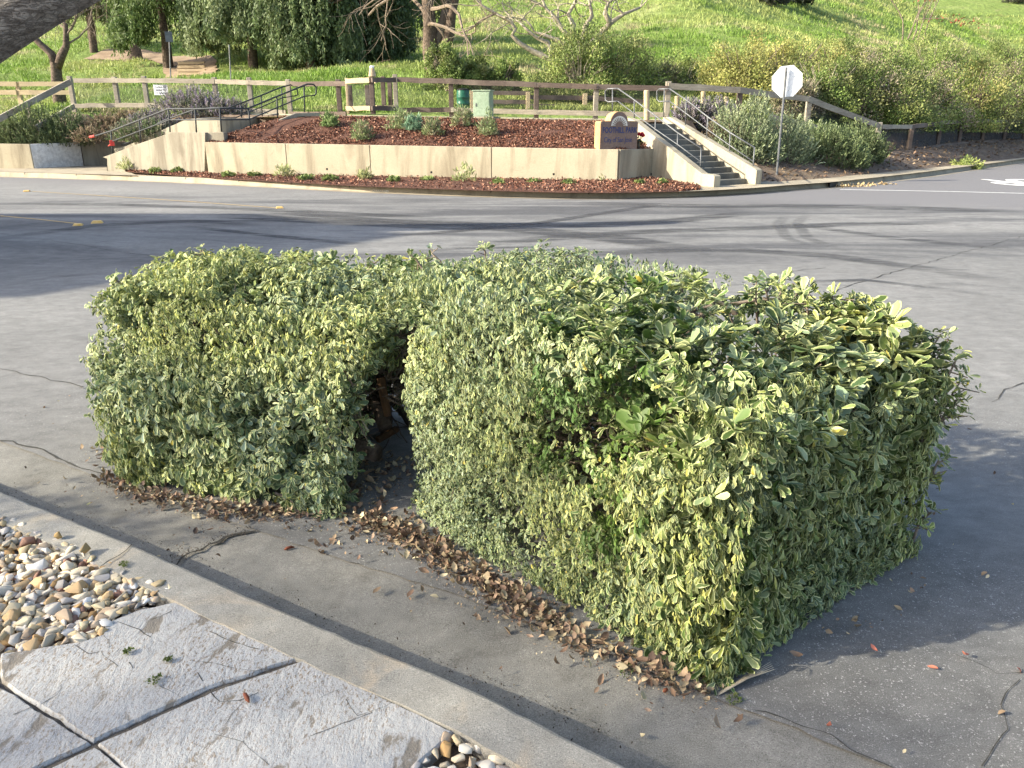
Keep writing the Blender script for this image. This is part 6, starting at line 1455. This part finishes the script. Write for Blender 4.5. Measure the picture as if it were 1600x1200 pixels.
m = MB(); m.tube([V(*zg(350, 545), 3.75), V(*zg(470, 560), 3.62), V(*zg(590, 590), 3.52)], [.045, .05, .045], 12, True, .15); m.tube([V(*zg(560, 250), 3.85), V(*zg(610, 330), 3.8), V(*zg(650, 440), 3.74)], [.03, .035, .04], 10, True, .15)
m.tube([V(*zg(380, 380), 3.9), V(*zg(450, 470), 3.85)], [.03, .03], 8); m.build('cut_limb', 'bark_brown', hl, smooth=True)
m = MB(); m.tube([V(*zg(620, 120), 3.8), V(*zg(640, 230), 3.78), V(*zg(665, 360), 3.76)], [.022, .024, .02], 6, True, .2); m.build('split_wood', 'wood_new_cut', hl); m = MB(); m.tube([V(*zg(600, 510), 3.85), V(*zg(720, 440), 3.95)], [.02, .02], 6, True, .2); m.build('split_wood', 'wood_new_cut', hl)
def inside_left():
    return V3(random.uniform(-1.95, -.75), random.uniform(3.75, 4.55), random.uniform(.1, .78))
def inside_left2(): return V3(random.uniform(-.85, -.45), random.uniform(3.75, 4.4), random.uniform(.35, .76))
twigs(hl, [inside_left, inside_left2], 1700, 'inner_twigs', 4, ln=.16)
m = MB(); r_ = random.Random(6)
for (x, y) in ((-1.5, 4.2), (-1.1, 4.0), (-.75, 4.15), (-.6, 4.3)): branchy(m, V3(x, y, 0), V3(r_.gauss(0, .3), r_.gauss(0, .3), 1).normalized(), .5, .03, 3, r_, .25, 0)
m.build('trunk', 'bark_brown', hl)
k = 5000; c = np.stack([H.r.uniform(-2.0, -.8, k), H.r.uniform(3.75, 4.6, k), H.r.uniform(.04, .95, k)], 1)
c2 = np.stack([H.r.uniform(-.8, -.3, 1600), H.r.uniform(3.9, 4.6, 1600), H.r.uniform(.25, .98, 1600)], 1); c = np.concatenate([c, c2]); k = len(c)
H.rosettes(c, nrm(H.r.normal(size=(k, 3))), np.full(k, .7), H.r.uniform(.03, .045, k), 4, np.zeros(k), np.zeros(k))
H.build(hl)

# ------------------------------------------------------------------ gravel
def inpoly(x, y, poly):
    c = False; n = len(poly)
    for i in range(n):
        a, b = poly[i], poly[(i + 1) % n]
        if (a.y > y) != (b.y > y) and x < (b.x - a.x) * (y - a.y) / (b.y - a.y) + a.x: c = not c
    return c
gr1 = [G(a, b, .11) for a, b in ((-260, 690), (-60, 782), (10, 812), (60, 832), (130, 862), (200, 895), (285, 930), (222, 950), (168, 968), (163, 990), (121, 1003), (60, 1012), (0, 1022), (-100, 1045), (-260, 1090))]
gr2 = [G(a, b, .11) for a, b in ((712, 1142), (760, 1168), (860, 1216), (900, 1260), (600, 1300), (640, 1203))]
ico_v = []; t_ = (1 + 5 ** .5) / 2
for a_, b_ in ((-1, t_), (1, t_), (-1, -t_), (1, -t_)): ico_v.append((a_, b_, 0))
for a_, b_ in ((-1, t_), (1, t_), (-1, -t_), (1, -t_)): ico_v.append((0, a_, b_))
for a_, b_ in ((t_, -1), (t_, 1), (-t_, -1), (-t_, 1)): ico_v.append((a_, 0, b_))
ico_f = [(0, 11, 5), (0, 5, 1), (0, 1, 7), (0, 7, 10), (0, 10, 11), (1, 5, 9), (5, 11, 4), (11, 10, 2), (10, 7, 6), (7, 1, 8), (3, 9, 4), (3, 4, 2), (3, 2, 6), (3, 6, 8), (3, 8, 9), (4, 9, 5), (2, 4, 11), (6, 2, 10), (8, 6, 7), (9, 8, 1)]
ico_v = nrm(np.array(ico_v, float)); ico_f = np.array(ico_f)
# one subdivision for crisper broken faces
def subdiv(v, f):
    v = [tuple(x) for x in v]; mid = {}; nf = []
    def g(a, b):
        k = (min(a, b), max(a, b))
        if k not in mid: mid[k] = len(v); v.append(tuple(nrm(np.array([(np.array(v[a]) + np.array(v[b])) / 2]))[0]))
        return mid[k]
    for a, b, c in f: x, y, z = g(a, b), g(b, c), g(c, a); nf += [(a, x, z), (x, b, y), (z, y, c), (x, y, z)]
    return np.array(v), np.array(nf)
i2v, i2f = subdiv(ico_v, ico_f)
STC = np.array([[.50, .43, .32], [.60, .55, .46], [.42, .29, .15], [.36, .22, .09], [.50, .40, .24], [.62, .60, .56], [.24, .13, .09], [.42, .32, .22], [.50, .44, .38], [.33, .31, .29], [.56, .48, .32], [.54, .46, .33], [.60, .52, .38], [.62, .57, .46], [.55, .50, .42], [.48, .38, .22]])
import bmesh
HULLS = []
for k in range(70):
    r_ = np.random.default_rng(1000 + k); bm_ = bmesh.new(); pp_ = nrm(r_.normal(size=(int(r_.integers(9, 15)), 3))) * r_.uniform(.8, 1.1, (1, 1))
    for q_ in pp_: bm_.verts.new(tuple(q_))
    bmesh.ops.convex_hull(bm_, input=bm_.verts); bmesh.ops.delete(bm_, geom=[v for v in bm_.verts if not v.link_faces], context='VERTS')
    bmesh.ops.bevel(bm_, geom=bm_.edges[:], offset=.035, segments=1, affect='EDGES'); bmesh.ops.triangulate(bm_, faces=bm_.faces[:]); bm_.verts.ensure_lookup_table(); bm_.verts.index_update()
    HULLS.append((np.array([tuple(v.co) for v in bm_.verts]), np.array([[v.index for v in f.verts] for f in bm_.faces]))); bm_.free()
def stones(name, pts, rmin, rmax, seed, col=None):
    r = np.random.default_rng(seed); VV = []; FF = []; TT = []; n0 = 0
    for p in pts:
        s_ = rmin + (rmax - rmin) * r.random() ** 1.5; v, fc_ = HULLS[r.integers(0, len(HULLS))]; v = v * (r.uniform(.85, 1.35), r.uniform(.65, 1.0), r.uniform(.45, .8)); a = r.uniform(0, 6.28); tl = r.normal(0, .4)
        Rz = np.array([[math.cos(a), -math.sin(a), 0], [math.sin(a), math.cos(a), 0], [0, 0, 1]]); Rx = np.array([[1, 0, 0], [0, math.cos(tl), -math.sin(tl)], [0, math.sin(tl), math.cos(tl)]])
        v = (v * s_) @ Rx.T @ Rz.T + np.array(tuple(p)); VV.append(v); FF.append(fc_ + n0); n0 += len(v)
        c = (STC[r.integers(0, len(STC))] if col is None else np.array(col)) * r.uniform(.75, 1.15); cc = np.tile(c, (len(v), 1)) * (1 + .22 * vn(v, 60, int(r.integers(99))))[:, None]; TT.append(np.concatenate([np.clip(cc, .02, .85), np.ones((len(v), 1))], 1))
    return npmesh(name, np.concatenate(VV), np.concatenate(FF), 'stone', np.concatenate(TT), smooth=False, k=3)
def scatter(poly, n, seed, mind, z):
    r = random.Random(seed); xs_ = [p.x for p in poly]; ys_ = [p.y for p in poly]; out = []; cell = {}
    tries = 0
    while len(out) < n and tries < n * 60:
        tries += 1; x = r.uniform(min(xs_), max(xs_)); y = r.uniform(min(ys_), max(ys_))
        if not inpoly(x, y, poly): continue
        k = (int(x / mind), int(y / mind)); 
        if any((x - a) ** 2 + (y - b) ** 2 < mind ** 2 for i in (-1, 0, 1) for j in (-1, 0, 1) for a, b in cell.get((k[0] + i, k[1] + j), [])): continue
        cell.setdefault(k, []).append((x, y)); out.append(V3(x, y, z + r.uniform(-.008, .014)))
    return out
g1 = scatter(gr1, 3600, 1, .024, .108); g1b = scatter(gr1, 2600, 2, .024, .088); g2 = scatter(gr2, 160, 3, .03, .10)
tag(stones('gravel', g1 + g1b + g2, .017, .040, 5), kind='stuff')
p = G(92, 836, .145); tag(stones('loose_stone', [p], .03, .031, 77, (.42, .28, .11)), 'ochre stone lying on the kerb top beside the gravel', 'stone')
p = G(132, 857, .15); tag(stones('loose_stone', [p], .034, .035, 12, (.46, .33, .16)), 'larger tan stone at the kerb edge of the gravel', 'stone')

# fallen leaves
DRYL = [(0, .05), (.3, .22), (.65, .26), (1.0, .03)]
DRYC = np.array([[.38, .27, .17], [.28, .18, .11], [.46, .36, .22], [.19, .12, .08], [.54, .46, .29], [.36, .25, .17], [.13, .085, .06], [.32, .23, .14]])
def litter(name, pts, size, seed, zz=.012, cols=DRYC, mat='dry_leaf', flat=.45):
    r = np.random.default_rng(seed); n = len(pts); P = np.array([tuple(p) for p in pts]); P[:, 2] += zz + np.abs(r.normal(size=n)) * .012
    D = r.normal(size=(n, 3)) * (1, 1, flat * .8); U = r.normal(size=(n, 3)) * flat + (0, 0, 1)
    c = cols[r.integers(0, len(cols), n)] * r.uniform(.5, 1.15, (n, 1)); return leaves(name, P, D, U, r.uniform(*size, n), mat, np.concatenate([c, np.ones((n, 1))], 1), DRYL, r.uniform(-2.2, 2.2, n), .6, cross=3)
pts = []; r_ = random.Random(21)
def line_scatter(pxs, n, wd, dens_near=True):
    P = [G(a, b, 0) for a, b in pxs]
    for _ in range(n):
        p = pl_at(P, r_.random()); q = p + V3(r_.gauss(0, wd), r_.gauss(0, wd), 0); pts.append(q)
line_scatter([(165, 750), (240, 778), (330, 798), (400, 806), (470, 800), (520, 792)], 520, .035)
line_scatter([(560, 815), (612, 828), (672, 862), (735, 898), (800, 940), (860, 975)], 760, .045)
line_scatter([(860, 978), (940, 1018), (1020, 1055), (1100, 1085)], 170, .03)
line_scatter([(540, 790), (580, 770), (600, 740), (580, 720)], 120, .10)
line_scatter([(1120, 1075), (1250, 1010), (1400, 945), (1480, 870)], 10, .03)
line_scatter([(150, 700), (158, 740)], 16, .04)
line_scatter([(165, 760), (300, 800), (450, 815), (600, 850), (760, 935), (960, 1035), (1100, 1092)], 150, .09)
line_scatter([(540, 790), (590, 760), (610, 720)], 60, .13)
bits = [p + V3(r_.gauss(0, .05), r_.gauss(0, .05), 0) for p in pts for _ in range(2)]
tag(litter('leaf_crumbs', bits, (.005, .016), 16, .004, flat=.2), kind='stuff')
tag(litter('fallen_leaves', pts, (.02, .05), 6, flat=.33), kind='stuff')
P = [G(a, b, 0) for a, b in ((1310, 293), (1340, 292), (1360, 290), (1390, 288))]; pts = [pl_at(P, r_.random()) + V3(r_.gauss(0, .12), r_.gauss(0, .12), .01) for _ in range(130)]
tag(litter('leaf_drift', pts, (.06, .12), 8, cols=np.array([[.5, .38, .2], [.42, .3, .16]])), kind='stuff')
# scattered little debris on road and gutter
pts = [G(a, b, -.005) for a, b in ((137, 792), (58, 757), (40, 735), (300, 842), (318, 838), (285, 850), (275, 857), (262, 862), (512, 858), (700, 880), (1035, 1078), (70, 640), (55, 650), (40, 658), (90, 630), (12, 617), (110, 622), (1010, 1055), (870, 1010), (780, 1055), (1000, 1150), (640, 958), (1310, 975), (1540, 905), (1400, 998), (1490, 930))]
pts += [G(r_.uniform(0, 1600), r_.uniform(480, 900), .01) for _ in range(60)] + [G(r_.uniform(1150, 1600), r_.uniform(900, 1200), .01) for _ in range(5)]
tag(litter('debris', pts, (.012, .03), 9, .006, flat=.25), kind='stuff')
def pod(px_, py_, z, ln, ang, label, cat='seed pod', col='rose_red', name='seed_pod'):
    p = G(px_, py_, z); d = V3(math.cos(ang), math.sin(ang), 0) * ln / 2; m = MB(); m.tube([p - d, p - d * .5 + V3(0, 0, .004), p + d * .4 + V3(0, 0, .005), p + d], [.002, .007, .006, .002], 7, True, .3); return tag(m.build(name, 'bark_pod', smooth=True), label, cat)
mnoisy('bark_pod', (.12, .03, .015), (.22, .07, .03), 60, .6, .3, .002)
pod(385, 1090, ZS + .008, .05, 2.2, 'reddish brown seed pod lying on the stamped pavement')
pod(452, 857, .0, .045, .5, 'small red-brown pod in the gutter near the joint')
pod(1040, 1080 - 0, .006, .02, .5, 'tiny red pod in the gutter by the hedge corner')
for k, (a_, b_) in enumerate(((1370, 1023), (1465, 1048), (1512, 1027), (1588, 1047), (1292, 1135))):
    pts = [G(a_, b_, .006)]; tag(litter('flat_leaf', pts, (.028, .038), 60 + k, .003, np.array([[.50, .17, .11]]), flat=.08), 'small flattened red leaf on the road, ' + ['nearest the hedge of the row', 'second from the hedge, long and thin', 'third, furthest up the road', 'at the right edge of the view', 'lowest, close to the gutter seam'][k], 'leaf')
tag(litter('fallen_leaf', [G(505, 863, .0)], (.055, .056), 3, .006, np.array([[.55, .36, .24]]), flat=.1), 'single large tan leaf alone in the gutter', 'leaf')
tag(litter('fallen_leaf', [G(137, 793, .0)], (.03, .031), 4, .006, np.array([[.62, .6, .3]]), flat=.1), 'single pale yellow leaf in the gutter at the left', 'leaf')
pts = [pl_at([G(a, b, -.01) for a, b in ((-20, 780), (202, 862), (405, 955), (720, 1085), (960, 1198))], r_.random()) + V3(r_.gauss(0, .05), .06 + abs(r_.gauss(0, .05)), 0) for _ in range(420)]
pts += [pl_at([G(a, b, .0) for a, b in ((268, 878), (330, 852), (398, 828))], r_.random() ** 1.3) + V3(r_.gauss(0, .02), r_.gauss(0, .02), 0) for _ in range(240)]
tag(litter('gutter_grit', pts, (.004, .011), 33, .003, np.array([[.07, .055, .04], [.12, .09, .06], [.05, .04, .03]]), flat=.2), kind='stuff')
# dry palm strip at the hedge corner
m = MB(); a_, b_ = G(1122, 1086, .01), G(1210, 1046, .03)
for k in range(5):
    o_ = V3(0, .006 * k, 0); mid = a_.lerp(b_, .5) + V3(0, 0, .015 - .004 * k); m.tube([a_ + o_ * .3, mid + o_, b_ + o_ * 1.6], [.002, .0035, .001], 5)
tag(m.build('dry_grass_blade', 'bark_pale'), 'dry split grass blade poking from under the near hedge corner', 'grass blade')
# moss / weeds
for k, (a_, b_, z, rr2, lb) in enumerate(((243, 1066, ZS, .02, 'tiny green weed growing in the middle of the stamped pavement'), (262, 1034, ZS, .011, 'faint moss tuft in a pavement crack'), (200, 1021, ZS, .012, 'mossy crack tuft nearest the gravel'), (977, 1049, 0, .035, 'green weed in the leaf litter at the gutter'), (1145, 1095, 0, .025, 'small weed at the seam by the near hedge corner'), (195, 885, .125, .02, 'moss at the kerb joint beside the gravel'))):
    tag(shrub_leaves('weed', G(a_, b_, z), (rr2, rr2, rr2 * .35), 22, 5, (.004, .010), [(.09, .13, .03), (.14, .17, .05)], seed=700 + k), lb, 'weed')
